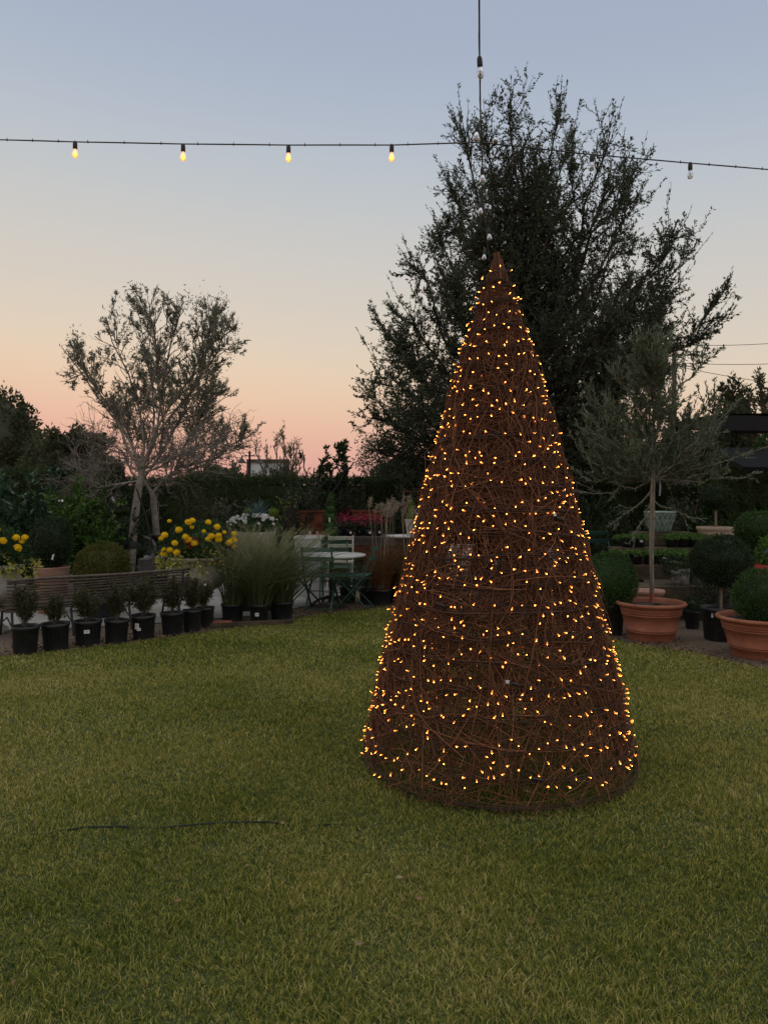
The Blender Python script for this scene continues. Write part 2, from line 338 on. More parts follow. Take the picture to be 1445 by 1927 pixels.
# ------------------------------------------------------------------ lawn blades
def lawn_blades():
    parts = []
    for d0, d1, dens, hw in ((-1.2, .9, 1400, .004), (.9, 2.1, 4000, .0026), (2.1, 3.2, 28000, .0019), (3.2, 4.6, 17000, .0023), (4.6, 6.5, 9500, .0032), (6.5, 10.3, 5600, .0046)):
        w0 = d1*.52+2.2; n = int((d1-d0)*2*w0*dens)
        x = rng.uniform(-w0, w0, n); y = rng.uniform(d0, d1, n)
        k = (rng.uniform(size=n) < np.where(np.abs(x) < .52*y+.4, 1, .42)) & (y < edge_y(x)+rng.normal(0, .035, n)); parts.append((x[k], y[k], np.full(k.sum(), hw)))
    x = np.concatenate([p[0] for p in parts]); y = np.concatenate([p[1] for p in parts]); hw = np.concatenate([p[2] for p in parts]); n = len(x); hw = np.where(np.abs(x) < .52*y+.4, hw, hw*1.6)
    cl = np.sin(x*5.1+np.sin(y*3.3)*2)*np.sin(y*4.3+np.sin(x*2.7)*2)
    h = (.010+.021*rng.beta(2, 2.5, n))*(1+.3*cl)*(1+.35*np.sin(x*31+4*np.sin(y*23))*np.sin(y*29+4*np.sin(x*19)))
    # neighbours lean the same way in tufts
    a = rng.uniform(0, 2*math.pi, n)+.9*np.sin(x*13+4*np.sin(y*7))+.9*np.sin(y*15+3*np.sin(x*5))
    ln = rng.uniform(.2, 1.3, n)*h
    dx, dy = np.cos(a), np.sin(a); b = rng.uniform(0, math.pi, n); sx, sy = np.cos(b)*hw, np.sin(b)*hw
    base = np.stack([x, y, np.full(n, .004)], 1); sv = np.stack([sx, sy, 0*x], 1); dv = np.stack([dx, dy, 0*x], 1)
    mid = base+dv*(ln*.35)[:, None]; mid[:, 2] += h*.62
    tip = base+dv*ln[:, None]; tip[:, 2] += h
    V = np.stack([base-sv*.8, base+sv*.8, mid+sv*.75, mid-sv*.75, tip], 1).reshape(-1, 3)
    i = np.arange(n)[:, None]*5
    g = G(); g.add(V, i+np.array([[0, 1, 2, 3]])); g.Fs.append((i+np.array([[3, 2, 4]]), 0, False))
    print('blades', n)
    tag(g.build('grass', L['grass']), 'short green and straw coloured lawn grass', 'grass', kind='stuff')
lawn_blades()


# ------------------------------------------------------------------ lighted vine cone
CD = 4.31; CXW = X(935, CD)
ZP = np.array([0, .1, .4, .815, 1.25, 1.71, 2.2, 2.6, 2.76, 2.87]); RP = np.array([.735, .72, .655, .555, .445, .33, .195, .083, .040, .008])
def rz(z): return np.interp(z, ZP, RP)
def on_cone(th, z, off=0): r = rz(z)+off; return np.stack([r*np.cos(th), r*np.sin(th), z], -1)
cone = thing('vine_cone_tree', 'tall cone tree woven from brown vine stems standing on the lawn', 'cone tree', (CXW, CD, 0))
def stems(n, zdist, tilt, L0, L1, r0, r1, curv=1.2, off=.02, K=8, mi=0, g=None):
    z0 = zdist(n); th0 = rng.uniform(0, 2*math.pi, n); Ls = rng.uniform(L0, L1, n)*np.clip(rz(z0)/.35, .35, 1)
    hd = tilt(n); cv = rng.normal(0, curv, n); of = rng.normal(0, off, n)
    P = np.zeros((n, K, 3)); z = z0.copy(); th = th0.copy()
    for k in range(K):
        o = (of+off*.9*np.sin(k*1.3+th0*5))*np.clip(rz(np.clip(z, 0, 2.8))/.2, .15, 1)
        P[:, k] = on_cone(th, np.clip(z, .01, 2.85), o)
        st = Ls/(K-1); z = z+np.sin(hd)*st; th = th+np.cos(hd)*st/np.maximum(rz(np.clip(z, 0, 2.8)), .03); hd = hd+cv*st*2
    rr = rng.uniform(r0, r1, n)[:, None]*np.linspace(1, .6, K)
    keep = np.ones(n, bool)                       # thin spots in the weave
    for a_, z_, w_ in ((-114, 1.18, .15), (121, 1.10, .17), (-52, 1.19, .09), (43, 1.12, .10)):
        c_ = on_cone(np.array(R(a_)), np.array(z_)); dm = np.linalg.norm(P-c_, axis=2).min(1)
        keep &= ~((dm < w_) & (rng.uniform(size=n) < .78))
    g.tubes(P[keep], rr[keep], 4, mi)
def zd(a, b, p=1.0):        # more stems per area up high
    def f(n):
        z = []
        while len(z) < n:
            c = rng.uniform(a, b); wgt = rz(c)/.75
            dens = .22+.78*min(1, max(0, (c-.3)/.9))
            if rng.uniform() < wgt*dens**p: z.append(c)
        return np.array(z)
    return f
gv = G()
stems(2500, zd(.02, 2.6), lambda n: math.pi/2+rng.normal(0, .33, n), .35, 1.0, .0012, .0027, .7, g=gv)
stems(3000, zd(.02, 2.8), lambda n: rng.uniform(0, math.pi, n), .2, .65, .001, .0024, 1.8, .014, g=gv)
stems(1500, zd(.05, 2.7), lambda n: rng.choice([0, math.pi], n)+rng.normal(0, .25, n), .3, .9, .0011, .0023, 1.2, .016, g=gv)
stems(260, zd(.6, 2.4), lambda n: rng.uniform(-.6, .6, n), .4, .9, .0016, .0028, 1.4, .018, g=gv)
# thicker upright stems round the foot
stems(210, lambda n: rng.uniform(.01, .3, n), lambda n: math.pi/2+rng.normal(0, .3, n), .4, 1.0, .0016, .0032, .5, .013, g=gv)
stems(520, zd(.1, 2.7), lambda n: rng.uniform(0, math.pi, n), .3, .9, .0020, .0032, 1.5, .02, g=gv)
stems(420, lambda n: rng.uniform(.01, .45, n), lambda n: rng.uniform(.2, 2.9, n), .3, .8, .0013, .0026, 1.2, .015, g=gv)
for k in range(9):
    th_ = rng.uniform(0, 6.28); t_ = np.linspace(0, 1.9, 24); z_ = rng.uniform(.3, 2.2); gv.tubes(on_cone(th_+t_, z_+.12*np.sin(t_*1.5+k)*rng.uniform(-1, 1), .022), .0028, 5)
stems(1700, zd(.02, 2.7, .6), lambda n: rng.uniform(0, math.pi, n), .2, .6, .0009, .0018, 1.8, .012, g=gv)
vw = gv.build('woven_vine', L['vine'], cone)
gh = G()
for zz in list(np.arange(.05, 2.7, .125)):
    for k in range(5 if zz > .1 else 4):
        t = np.linspace(0, 2*math.pi, 49)
        zc = zz+.012*np.sin(t*2+zz*9)+rng.normal(0, .009)+.008*np.sin(t*5+k)
        gh.tubes(on_cone(t, np.clip(zc, .012, 2.8), .020+rng.normal(0, .007)+.004*np.sin(t*7+k*2)), rng.uniform(.0016, .0032), 4)
gh.build('hoop', L['vined'], cone)
gi = G()
for k in range(8):
    a = k*math.pi/4+.2; gi.tubes(on_cone(np.full(12, a), np.linspace(.01, 2.75, 12), -.03), .004, 5)
for zz in (.02, .55, 1.1, 1.65, 2.2):
    t = np.linspace(0, 2*math.pi, 33); gi.tubes(on_cone(t, np.full(33, zz), -.03), .004, 5)
gi.build('wire_frame', M['iron'], cone)

# fairy lights
fl = thing('fairy_light_string', 'amber mini fairy lights on a dark wire wound round the vine cone', 'string lights', (CXW, CD, 0))
TURNS = 31
tt = np.linspace(0, 1, 5200); zsp = .055+(2.75-.055)*tt**.94; thsp = TURNS*2*math.pi*tt
zj = zsp+(.026*np.sin(thsp*1.7)+.018*np.sin(thsp*4.3+1)+.014*np.sin(thsp*9.1+2)+.030*np.sin(thsp*14.3+np.sin(thsp*2.2)*3))*np.clip(rz(zsp)/.35, .25, 1)
zj = np.clip(zj, .05, 2.78)
wire = on_cone(thsp, zj, .026+.008*np.sin(thsp*3.1))
gw = G(); gw.tubes(wire, .0019, 4); gw.build('wire', M['cable'], fl)
seg = np.linalg.norm(np.diff(wire, axis=0), axis=1); cum = np.concatenate([[0], np.cumsum(seg)])
NB = 1850; bp = np.sort(np.concatenate([np.linspace(.05, cum[-1]-.03, NB)]))+rng.normal(0, .02, NB)
# extra dense near the top of the cone, where the turns crowd
bp = np.clip(bp, 0, cum[-1])
bp = np.concatenate([bp, cum[-1]*rng.uniform(.88, .995, 40)])
BP = np.stack([np.interp(bp, cum, wire[:, i]) for i in range(3)], 1)
mb_body = emis('bulb_amber', (1.0, .31, .045), 1.5); mb_core = emis('bulb_core', (1.0, .32, .045), 80.0)
mb_pink = emis('bulb_rose', (1.0, .30, .14), 1.0)
def bulb_geo(d, s=1.0, pink=False):
    """one mini lamp pointing along d: husk, flower cap, glowing tip"""
    g = G(); z = norm(np.array(d)); a = norm(np.cross(z, [.3, .2, .9])); b = np.cross(z, a); Mx = np.stack([a, b, z], 1)
    q = G()
    q.lathe([(.0026, -.010), (.003, 0), (.0040, .005), (.0054, .010), (.0052, .015), (.002, .0175)], 6, mi=1)
    for k in range(5):
        an = k*2*math.pi/5; c, s_ = math.cos(an), math.sin(an)
        q.add([(c*.003-s_*.003, s_*.003+c*.003, .009), (c*.003+s_*.003, s_*.003-c*.003, .009), (c*.0095, s_*.0095, .015)], [(0, 1, 2)], 1)
    q.ball((0, 0, .0165), (.0023, .0023, .0030), 6, 4, mi=2)
    q.lathe([(.0036, -.018), (.0036, -.006)], 5, mi=0)
    for v in q.V: g.V.append(v*s@Mx.T)
    g.Fs = q.Fs; g.n = q.n
    return g
keepb = []
for i_ in range(len(BP)):
    if not keepb or np.min(np.linalg.norm(BP[keepb]-BP[i_], axis=1)) > .027: keepb.append(i_)
BP = BP[keepb]
outd = norm(BP*np.array([1, 1, 0])); dirs = norm(outd*1.0+unit(len(BP))*.75+np.array([0, 0, -.25]))
pos = BP+outd*rng.uniform(-.006, .016, (len(BP), 1))+rng.normal(0, .006, BP.shape)
front = np.argsort(pos[:, 1]+.02*rng.normal(size=len(pos)))
vis = [i for i in front if pos[i, 1] < .1]
sel = set(rng.permutation(vis)[:100].tolist())
mats3 = [M['cable'], mb_body, mb_core]; mats3p = [M['cable'], mb_pink, mb_core]
rest = G(); protos = [bulb_geo((0, 0, 1), .60).build('bulb', mats3, fl)]
first = True
for i in range(len(pos)):
    if i in sel:
        o = protos[0] if first else protos[0].copy()
        if not first: COL.objects.link(o); o.parent = fl
        first = False
        o.location = pos[i]; o.rotation_euler = Vector(dirs[i]).to_track_quat('Z', 'Y').to_euler()
    else:
        b_ = bulb_geo(dirs[i], rng.uniform(.48, .74))
        for f, mi, sm in b_.Fs: rest.Fs.append((f+rest.n, mi, sm))
        for v in b_.V: rest.V.append(v+pos[i])
        rest.n += b_.n
tag(rest.build('bulb', mats3, fl), kind='stuff')
for a_, zz in ((-1.62, .60), (-.98, 1.38), (-.6, 1.62), (-2.3, .95), (-1.5, .18), (-.05, .2)):
    p = on_cone(np.array([a_]), np.array([zz]), .03)[0]; t_ = np.array([-math.sin(a_), math.cos(a_), -.25])
    gp = G(); gp.tubes(np.array([p, p+t_*.05, p+t_*.062]), [.009, .009, .004], 6, caps=True)
    gp.build('plug', M['cable'], fl)
for a_, zz in ((-1.64, .605), (-1.0, 1.395), (-.02, .22)):
    p = on_cone(np.array([a_]), np.array([zz]), .035)[0]; gp = G(); gp.box(p, (.018, .006, .014), 0, rz=a_+1.57)
    gp.build('plug_tag', M['tagw'], fl)

# ------------------------------------------------------------------ overhead string lights
def s14(label, lit, loc, tilt=(0, 0), group='bulbs on the overhead cables', rz_=0):
    o = thing('hanging_bulb', label, 'light bulb', loc, rz_, group)
    g = G(); g.lathe([(.0, .012), (.012, .012), (.016, .004), (.019, -.012), (.0195, -.05), (.016, -.058), (.0, -.058)], 14); g.build('socket', M['cable'], o)
    g = G(); g.lathe([(.013, -.058), (.014, -.066), (.021, -.085), (.0265, -.103), (.0235, -.118), (.016, -.131), (.001, -.137)], 16); g.build('glass', M['glit'] if lit else M['gpetal'], o)
    g = G()
    for k in range(4):
        a = k*math.pi/2+.3; g.tubes(np.array([(.004*math.cos(a), .004*math.sin(a), -.078), (.009*math.cos(a), .009*math.sin(a), -.116)]), .0016 if lit else .0011, 5)
    g.tubes(np.array([(0, 0, -.058), (0, 0, -.100)]), .003, 5, mi=1)
    g.build('filament', [FIL_ON if lit else FIL_OFF, M['white']], o)
    o.rotation_euler = (tilt[0], tilt[1], rz_)
    return o
FIL_ON = emis('filament_lit', (1, .46, .08), 8); FIL_OFF = mat('filament_unlit', (.75, .62, .45), .4)
ga = {'l': FIL_ON}
# the cable across: from left pole to right pole out of frame
HB = [(-60, 281, 6.9), (142, 267, 6.75), (345, 272, 6.62), (543, 274, 6.6), (737, 273, 6.6), (929, 272, 6.58), (1113, 291, 6.72), (1298, 307, 6.85), (1480, 321, 6.95)]
pts = [(-520, 250, 7.3), (-200, 262, 7.0), (0, 263, 6.85), (142, 267, 6.75), (345, 271, 6.62), (543, 273, 6.6), (737, 273, 6.6), (905, 268, 6.58), (1113, 291, 6.72), (1298, 307, 6.85), (1445, 319, 6.92), (1800, 345, 7.1)]
def P3(p): return (X(p[0], p[2]), p[2], Z(p[1], p[2]))
c1 = thing('overhead_cable', 'black light cable running across the sky with clear bulbs', 'cable', (0, 0, 0))
cp = np.array([P3(p) for p in pts]); cs = np.linspace(0, len(cp)-1, 120); cc = np.stack([np.interp(cs, range(len(cp)), cp[:, i]) for i in range(3)], 1)
g = G(); g.tubes(cc, .0052, 6); g.build('cable', M['cable'], c1)
g = G(); off = np.array([0, .012, .007])*np.abs(np.sin(cs*math.pi))[:, None]; g.tubes(cc+off+np.array([0, 0, .003]), .0024, 5); g.build('support_wire', M['iron'], c1)
for s_ in np.arange(.4, len(cp)-1, .34):
    g = G()
    p = np.array([np.interp(s_, range(len(cp)), cp[:, i]) for i in range(3)]); g.box(p+np.array([0, 0, .012]), (.004, .004, .016)); g.box(p, (.008, .014, .014))
    g.build('cable_tie', M['cable'], c1)
lbl = ['', 'leftmost of the four glowing bulbs on the overhead cable', 'second glowing bulb from the left on the overhead cable', 'third glowing bulb from the left on the overhead cable',
       'glowing bulb nearest the oak, on the overhead cable', 'clear unlit bulb seen end-on where the two cables cross', 'unlit bulb against the right side of the oak crown', 'unlit bulb hanging right of the oak in open sky', '']
for i, p in enumerate(HB):
    if not lbl[i]: continue
    q = P3(p); s14(lbl[i], i <= 4, (q[0], q[1], q[2]-.006 if i != 5 else q[2]), (0, 0) if i != 5 else (R(-82), R(6)))
# the cable towards the cone
VB = [(902, 110, 5.3), (899, 236, 6.2), (907, 318, 7.12), (905, 381, 7.95), (918, 431, 8.7), (912, 470, 9.45)]
c2 = thing('overhead_cable', 'black light cable coming from overhead and receding towards the oak', 'cable', (0, 0, 0))
vp = np.array([(.0, -1.5, 4.3)]+[(X(899, 3.2), 3.2, 4.42)]+[P3((902, 106, 5.3)), P3((904, 232, 6.2)), P3((907, 316, 7.12)), P3((907, 379, 7.95)), P3((916, 429, 8.7)), P3((918, 468, 9.45)), P3((936, 560, 12.0))])
cs = np.linspace(0, len(vp)-1, 90); cc = np.stack([np.interp(cs, range(len(vp)), vp[:, i]) for i in range(3)], 1)
g = G(); g.tubes(cc, .0058, 6); g.build('cable', M['cable'], c2)
g = G(); g.tubes(cc+np.stack([.006*np.sin(cs*9), 0*cs, .006*np.cos(cs*9)+.003], 1), .0022, 5); g.build('support_wire', M['iron'], c2)
vl = ['large unlit bulb near the top edge of the picture', 'unlit bulb just above where the two cables cross', 'unlit bulb just below where the two cables cross',
      'unlit bulb on the receding cable, second below the crossing', 'unlit bulb on the receding cable, third below the crossing', 'unlit bulb nearest the tip of the vine cone']
for i, p in enumerate(VB):
    q = P3(p); s14(vl[i], False, q, (R(-4 if i else 3), R((-4, 9, -2, 5, -9, 6)[i])))

# ------------------------------------------------------------------ hose in the lawn
hp = [(75, 1577, .020), (110, 1572, .028), (160, 1566, .033), (230, 1563, .030), (290, 1561, .012), (310, 1563, .026), (370, 1561, .034), (430, 1558, .036), (505, 1556, .034), (560, 1558, .016), (620, 1557, .024), (660, 1552, .010), (720, 1548, .012)]
hh = np.array([(X(a, D(b)), D(b), z) for a, b, z in hp]); s_ = np.linspace(0, len(hh)-1, 70); hh = np.stack([np.interp(s_, range(len(hh)), hh[:, i]) for i in range(3)], 1)
g = G(); g.tubes(hh-np.array([0, 0, .011]), .0045, 8, caps=True); tag(g.build('garden_hose', M['hose']), 'dark green hose lying half hidden in the grass left of the cone', 'hose')


# ------------------------------------------------------------------ foliage builders
def blob(g, c, r, n, Ls, Ws, mi=0, core=None, shell=.14, lump=.07, flat_bottom=None, up=.2, dirw=.8):
    c = np.array(c, float); r = np.array(r if hasattr(r, '__len__') else (r,)*3, float)
    u = unit(n); ph = rng.uniform(0, 6, 3)
    lm = 1+lump*(np.sin(u[:, 0]*5+ph[0])+np.sin(u[:, 1]*6+ph[1]+u[:, 2]*3)+np.sin(u[:, 2]*7+ph[2]))
    rad = lm*(1-np.abs(rng.normal(0, shell, n)))
    P = c+u*r*rad[:, None]
    k = np.ones(n, bool) if flat_bottom is None else P[:, 2] > flat_bottom
    P = P[k]; u = u[k]
    g.leaves(P, u*dirw+unit(len(P))*.9+np.array([0, 0, up]), rng.uniform(Ls*.6, Ls*1.25, len(P)), rng.uniform(Ws*.6, Ws*1.25, len(P)), mi)
    if core is not None:
        q = G(); q.ball((0, 0, 0), (1, 1, 1), 20, 12)
        v = q.V[0]; vl = 1+lump*(np.sin(v[:, 0]*5+ph[0])+np.sin(v[:, 1]*6+ph[1]+v[:, 2]*3)+np.sin(v[:, 2]*7+ph[2]))
        V = c+v*r*(vl*core)[:, None]
        if flat_bottom is not None: V[:, 2] = np.maximum(V[:, 2], flat_bottom)
        g.add(V, q.Fs[0][0], mi, True)
def cloud_tree(name, label, base, targets, spread, n_sub, n_twig, n_leaf, Ls, Ws, lm, bm, tr=.15, trunk_top=None, Lsub=(.8, 1.6), Ltw=(.3, .7),
               up=.25, wr=.7, group=None, cat='tree', tw_r=.004, blobs=(), curl=.15, dense=None):
    o = thing(name, label, cat, base, 0, group); base = np.array(base)
    tt_ = np.array(trunk_top if trunk_top is not None else (0, 0, 1.5), float)
    T = np.array(targets, float)
    tr_path = np.stack([np.linspace(0, 1, 6)*tt_[0]+[0, .02, -.02, .02, 0, 0], np.linspace(0, 1, 6)*tt_[1], np.linspace(0, 1, 6)*tt_[2]], 1)
    gt = G(); gt.tubes(tr_path, np.linspace(tr*1.15, tr*.75, 6), 10)
    st = tr_path[rng.integers(3, 6, len(T))]
    Lb = limbs(st, T, 8, .15, .03); gt.tubes(Lb, taper(Lb, tr*.5, .012), 6)
    S = spawn(Lb, n_sub, .2, 1, .8, wr, up, *Lsub, curl=curl, K=5); gt.tubes(S, taper(S, .014, .005), 4)
    W_ = spawn(np.concatenate([S]), n_twig, .1, 1, .8, .6, up, *Ltw, curl=curl, K=4); gt.tubes(W_, taper(W_, tw_r, tw_r*.5), 3)
    gt.build('trunk', bm, o)
    gl = G(); p, d = along(W_, n_leaf, .05, 1.0, .8); gl.leaves(p+rng.normal(0, .012, p.shape), d, rng.uniform(Ls*.6, Ls*1.3, n_leaf), rng.uniform(Ws*.7, Ws*1.3, n_leaf))
    for b in blobs: blob(gl, *b)
    gl.build('crown', lm, o)
    return o

# ------------------------------------------------------------------ far background
def far_tree(label, px, py_top, wpx, d, n=9000, Lf=.14, m='far', tall=None, name='background_tree', grp='trees beyond the hedge', lobes=9, bot=930):
    top = Z(py_top, d); wd = wpx*d/F; x0 = X(px, d); zb = max(0.6, Z(bot, d))
    o = thing(name, label, 'tree', (x0, d, 0), 0, grp)
    g = G(); g.tubes(np.array([(0, 0, 0), (.1, 0, zb*.6), (0, 0, top*.75)]), [.22, .17, .06], 8)
    tg = np.stack([rng.uniform(-wd*.4, wd*.4, 14), rng.uniform(-wd*.3, wd*.3, 14), rng.uniform(zb+.3*(top-zb), top*.95, 14)], 1)
    Lb = limbs(np.tile([(0, 0, zb*.7)], (14, 1)), tg, 6, .1, .03); g.tubes(Lb, taper(Lb, .06, .015), 4); g.build('trunk', M['barkd'], o)
    gl = G()
    for k in range(lobes):
        a = k/(lobes-1)*2-1 if lobes > 1 else 0
        cx = a*wd*.38+rng.normal(0, wd*.04); hz = (top-zb)*(1-.40*abs(a)**2.5)*rng.uniform(.82, 1.02)
        rr = np.array([wd*.2, wd*.2, hz*.5]); blob(gl, (cx, rng.normal(0, wd*.15), zb+hz-rr[2]*1.0), rr*rng.uniform(.85, 1.05), n//lobes, Lf, Lf*.45, core=.72, lump=.1, shell=.2)
    S = spawn(Lb, 90, .7, 1, 1, .8, .4, wd*.12, wd*.2); p, dd = along(S, n//6, .2, 1, .9); gl.leaves(p, dd, Lf, Lf*.4)
    gl.build('crown', L[m], o); return o
far_tree('big dark tree at the left edge of the picture', -60, 690, 270, 21, 22000, .15, 'far', lobes=12)
far_tree('lower bushy tree between the left edge tree and the old olive', 135, 790, 190, 19, 9000, .13, 'far2', lobes=7)
far_tree('low grey green bush behind the street lamp', 405, 872, 130, 19, 6000, .10, 'far2', lobes=6)
far_tree('dark low tree behind the shade cloth on the right', 1385, 712, 110, 30, 7000, .2, 'far', lobes=6)
far_tree('dark bush under the right side of the oak', 1290, 760, 120, 24, 5000, .15, 'far', lobes=5)
far_tree('dense dark tree low behind the right half of the vine cone', 1120, 800, 330, 20, 12000, .13, 'far', lobes=9, bot=960)
far_tree('thick dark tree closing the gap beneath the oak', 820, 860, 260, 25, 7000, .16, 'far', lobes=8)
# sparse tree at right edge
cloud_tree('background_tree', 'thin branching tree at the right edge below the wires', (X(1462, 22), 22, 0),
           [(rng.uniform(-1.0, .8), rng.uniform(-.6, .6), rng.uniform(3.6, 5.2)) for _ in range(14)], 1, 60, 260, 2200, .12, .05, L['far2'], M['barkd'], .12, (0, 0, 2.4), (.4, .9), (.25, .5), tw_r=.008, group='trees beyond the hedge')
# utility pole and wires
up_ = thing('utility_pole', 'timber utility pole rising behind the potted olive', 'utility pole', (X(1268, 45), 45, 0))
g = G(); g.lathe([(.17, 0), (.12, Z(648, 45)), (0, Z(648, 45))], 12); g.build('pole', M['wood'], up_)
g = G(); g.box((0, 0, Z(655, 45)), (.9, .12, .1)); g.build('crossarm', M['wood'], up_)
for i, (a, b, lb) in enumerate([((1270, 649), (1620, 628), 'topmost of the three thin wires right of the oak'), ((1270, 683), (1620, 671), 'middle of the three thin wires right of the oak'), ((1270, 690), (1620, 734), 'lowest of the three thin wires right of the oak')]):
    p = np.array([(X(a[0], 45), 45-.1*i, Z(a[1], 45)), (X(b[0], 44), 44, Z(b[1], 44))]); t = np.linspace(0, 1, 20)[:, None]; q = p[0]*(1-t)+p[1]*t; q[:, 2] -= (.25*4*t*(1-t))[:, 0]
    g = G(); g.tubes(q, .016, 4); tag(g.build('power_line', M['cable']), lb, 'power line', 'power lines')
# house behind on the right
d = 18; hs = thing('house', 'pale board sided building with a dark roof seen between the potted trees', 'building', (X(1350, d), d, 0))
g = G(); g.box((0, 1.5, 1.0), (X(1420, d)-X(1280, d), 3, 2.0))
for k in range(14): g.box((-.85+k*.125, -.012, 1.0), (.02, .02, 2.0))
g.build('wall', M['wallp'], hs)
g = G(); g.box((0, 1.4, 2.06), (2.1, 3.5, .1)); g.add([(-1.05, -.35, 2.11), (1.05, -.35, 2.11), (1.05, 3.15, 2.11), (-1.05, 3.15, 2.11), (-1.05, 1.4, 2.3), (1.05, 1.4, 2.3)], [(0, 1, 5, 4), (2, 3, 4, 5)]); g.Fs.append((np.array([(g.n-6, g.n-2, g.n-3), (g.n-5, g.n-4, g.n-1)]), 0, False)); g.build('roof', M['roofd'], hs)
# shade structure
d = 12.5; sh = thing('shade_canopy', 'black shade cloth stretched on posts at the right edge', 'shade canopy', (X(1450, d), d, 0))
x0 = X(1338, d)-X(1450, d)
g = G(); nx, ny = 14, 8
V = [(x0+i/(nx-1)*4.5, j/(ny-1)*3.0, Z(784, d)+.02*math.sin(i*1.1)+.05*math.sin(i*.5+j)-.10*j/ny*0) for i in range(nx) for j in range(ny)]
V2 = [(x, y, z-.02) for x, y, z in V]; fq = [(i*ny+j, (i+1)*ny+j, (i+1)*ny+j+1, i*ny+j+1) for i in range(nx-1) for j in range(ny-1)]
g.add(V, fq, 0, True); g.add(V2, fq, 0, True)
g.add([(x0+i/(nx-1)*4.5, -.01, (Z(784, d) if k else Z(812, d))+.02*math.sin(i*1.1)) for i in range(nx) for k in (0, 1)], [(2*i, 2*i+2, 2*i+3, 2*i+1) for i in range(nx-1)], 0)
g.build('canopy', M['cloth'], sh)
for px_ in (x0+.05, x0+2.2):
    g = G(); g.tubes(np.array([(px_, 0.05, 0), (px_, 0.05, Z(786, d)-.02)]), .03, 8); g.build('post', M['iron'], sh)
d = 10.4; sh = thing('lean_to_roof', 'dark slate grey lean-to roof at the right edge below the shade cloth', 'roof', (X(1480, d), d, 0))
g = G(); zt = Z(848, d); g.add([(-.58, 0, zt-.22), (1.6, 0, zt-.25), (1.6, 1.3, zt+.12), (-.5, 1.3, zt+.12), (-.62, 0, zt-.27), (1.6, 0, zt-.30), (1.6, 1.3, zt+.07), (-.5, 1.3, zt+.07)], [(0, 1, 2, 3), (7, 6, 5, 4), (0, 4, 5, 1), (1, 5, 6, 2), (2, 6, 7, 3), (3, 7, 4, 0)]); g.build('roof_sheet', M['roofd'], sh)
g = G(); g.box((.2, .1, (zt-.28)/2), (.08, .08, zt-.28)); g.build('post', M['woodd'], sh)
g = G(); g.box((1.4, .1, (zt-.28)/2), (.08, .08, zt-.28)); g.build('post', M['woodd'], sh)

# framed board and street lamp beyond the hedge
d = 24; fb = thing('sign_board', 'large pale board in a brown timber frame beyond the hedge', 'board', (X(505, d), d, 0))
w2 = (545-465)*d/F/2; zt, zb = Z(865, d), Z(903, d)
g = G(); g.box((0, 0, (zt+zb)/2), (w2*2-.16, .06, zt-zb-.12)); g.build('panel', mat('pale_panel', (.86, .90, .86), .6, var=.2, scale=1.5), fb)
g = G(); g.box((0, -.02, zt-.04), (w2*2, .14, .1)); g.box((0, -.02, zb+.03), (w2*2, .14, .08)); g.box((-w2+.05, -.02, (zt+zb)/2), (.1, .12, zt-zb-.12)); g.box((w2-.09, -.02, (zt+zb)/2), (.18, .12, zt-zb-.12)); g.build('frame', mat('brown_frame', (.12, .07, .05), .8), fb)
g = G(); g.box((-w2+.3, .08, zb/2), (.14, .1, zb)); g.build('post', M['wood'], fb)
g = G(); g.box((w2-.3, .08, zb/2), (.14, .1, zb)); g.build('post', M['wood'], fb)
d = 22; lp = thing('street_lamp', 'old style street lamp with a hanging bell shade beyond the hedge', 'street lamp', (X(470, d), d, 0))
zt = Z(846, d); g = G(); g.lathe([(.06, 0), (.05, .3), (.035, .35), (.03, zt-.12), (.05, zt-.1), (.02, zt-.05), (.0, zt)], 10); g.build('pole', M['iron'], lp)
g = G(); g.tubes(np.array([(-.24, 0, Z(858, d)), (.30, 0, Z(858, d))]), .016, 6)
t = np.linspace(0, math.pi/2, 8)
for s in (-1, 1): g.tubes(np.stack([s*(.2*np.cos(t)), 0*t, Z(858, d)+.14-.14*np.sin(t)+0*t], 1), .010, 5)
g.build('arm', M['iron'], lp)
g = G(); z0 = Z(859, d); g.lathe([(.0, z0), (.02, z0), (.025, z0-.06), (.06, z0-.09), (.12, z0-.17), (.14, z0-.19)], 12, (-.22, 0, 0)); g.build('lamp_shade', M['iron'], lp); g = G(); g.lathe([(.0, z0-.05), (.02, z0-.05), (.025, z0-.06), (.06, z0-.09), (.12, z0-.17), (.14, z0-.19)], 12, (.28, 0, 0)); g.build('lamp_shade', M['iron'], lp)

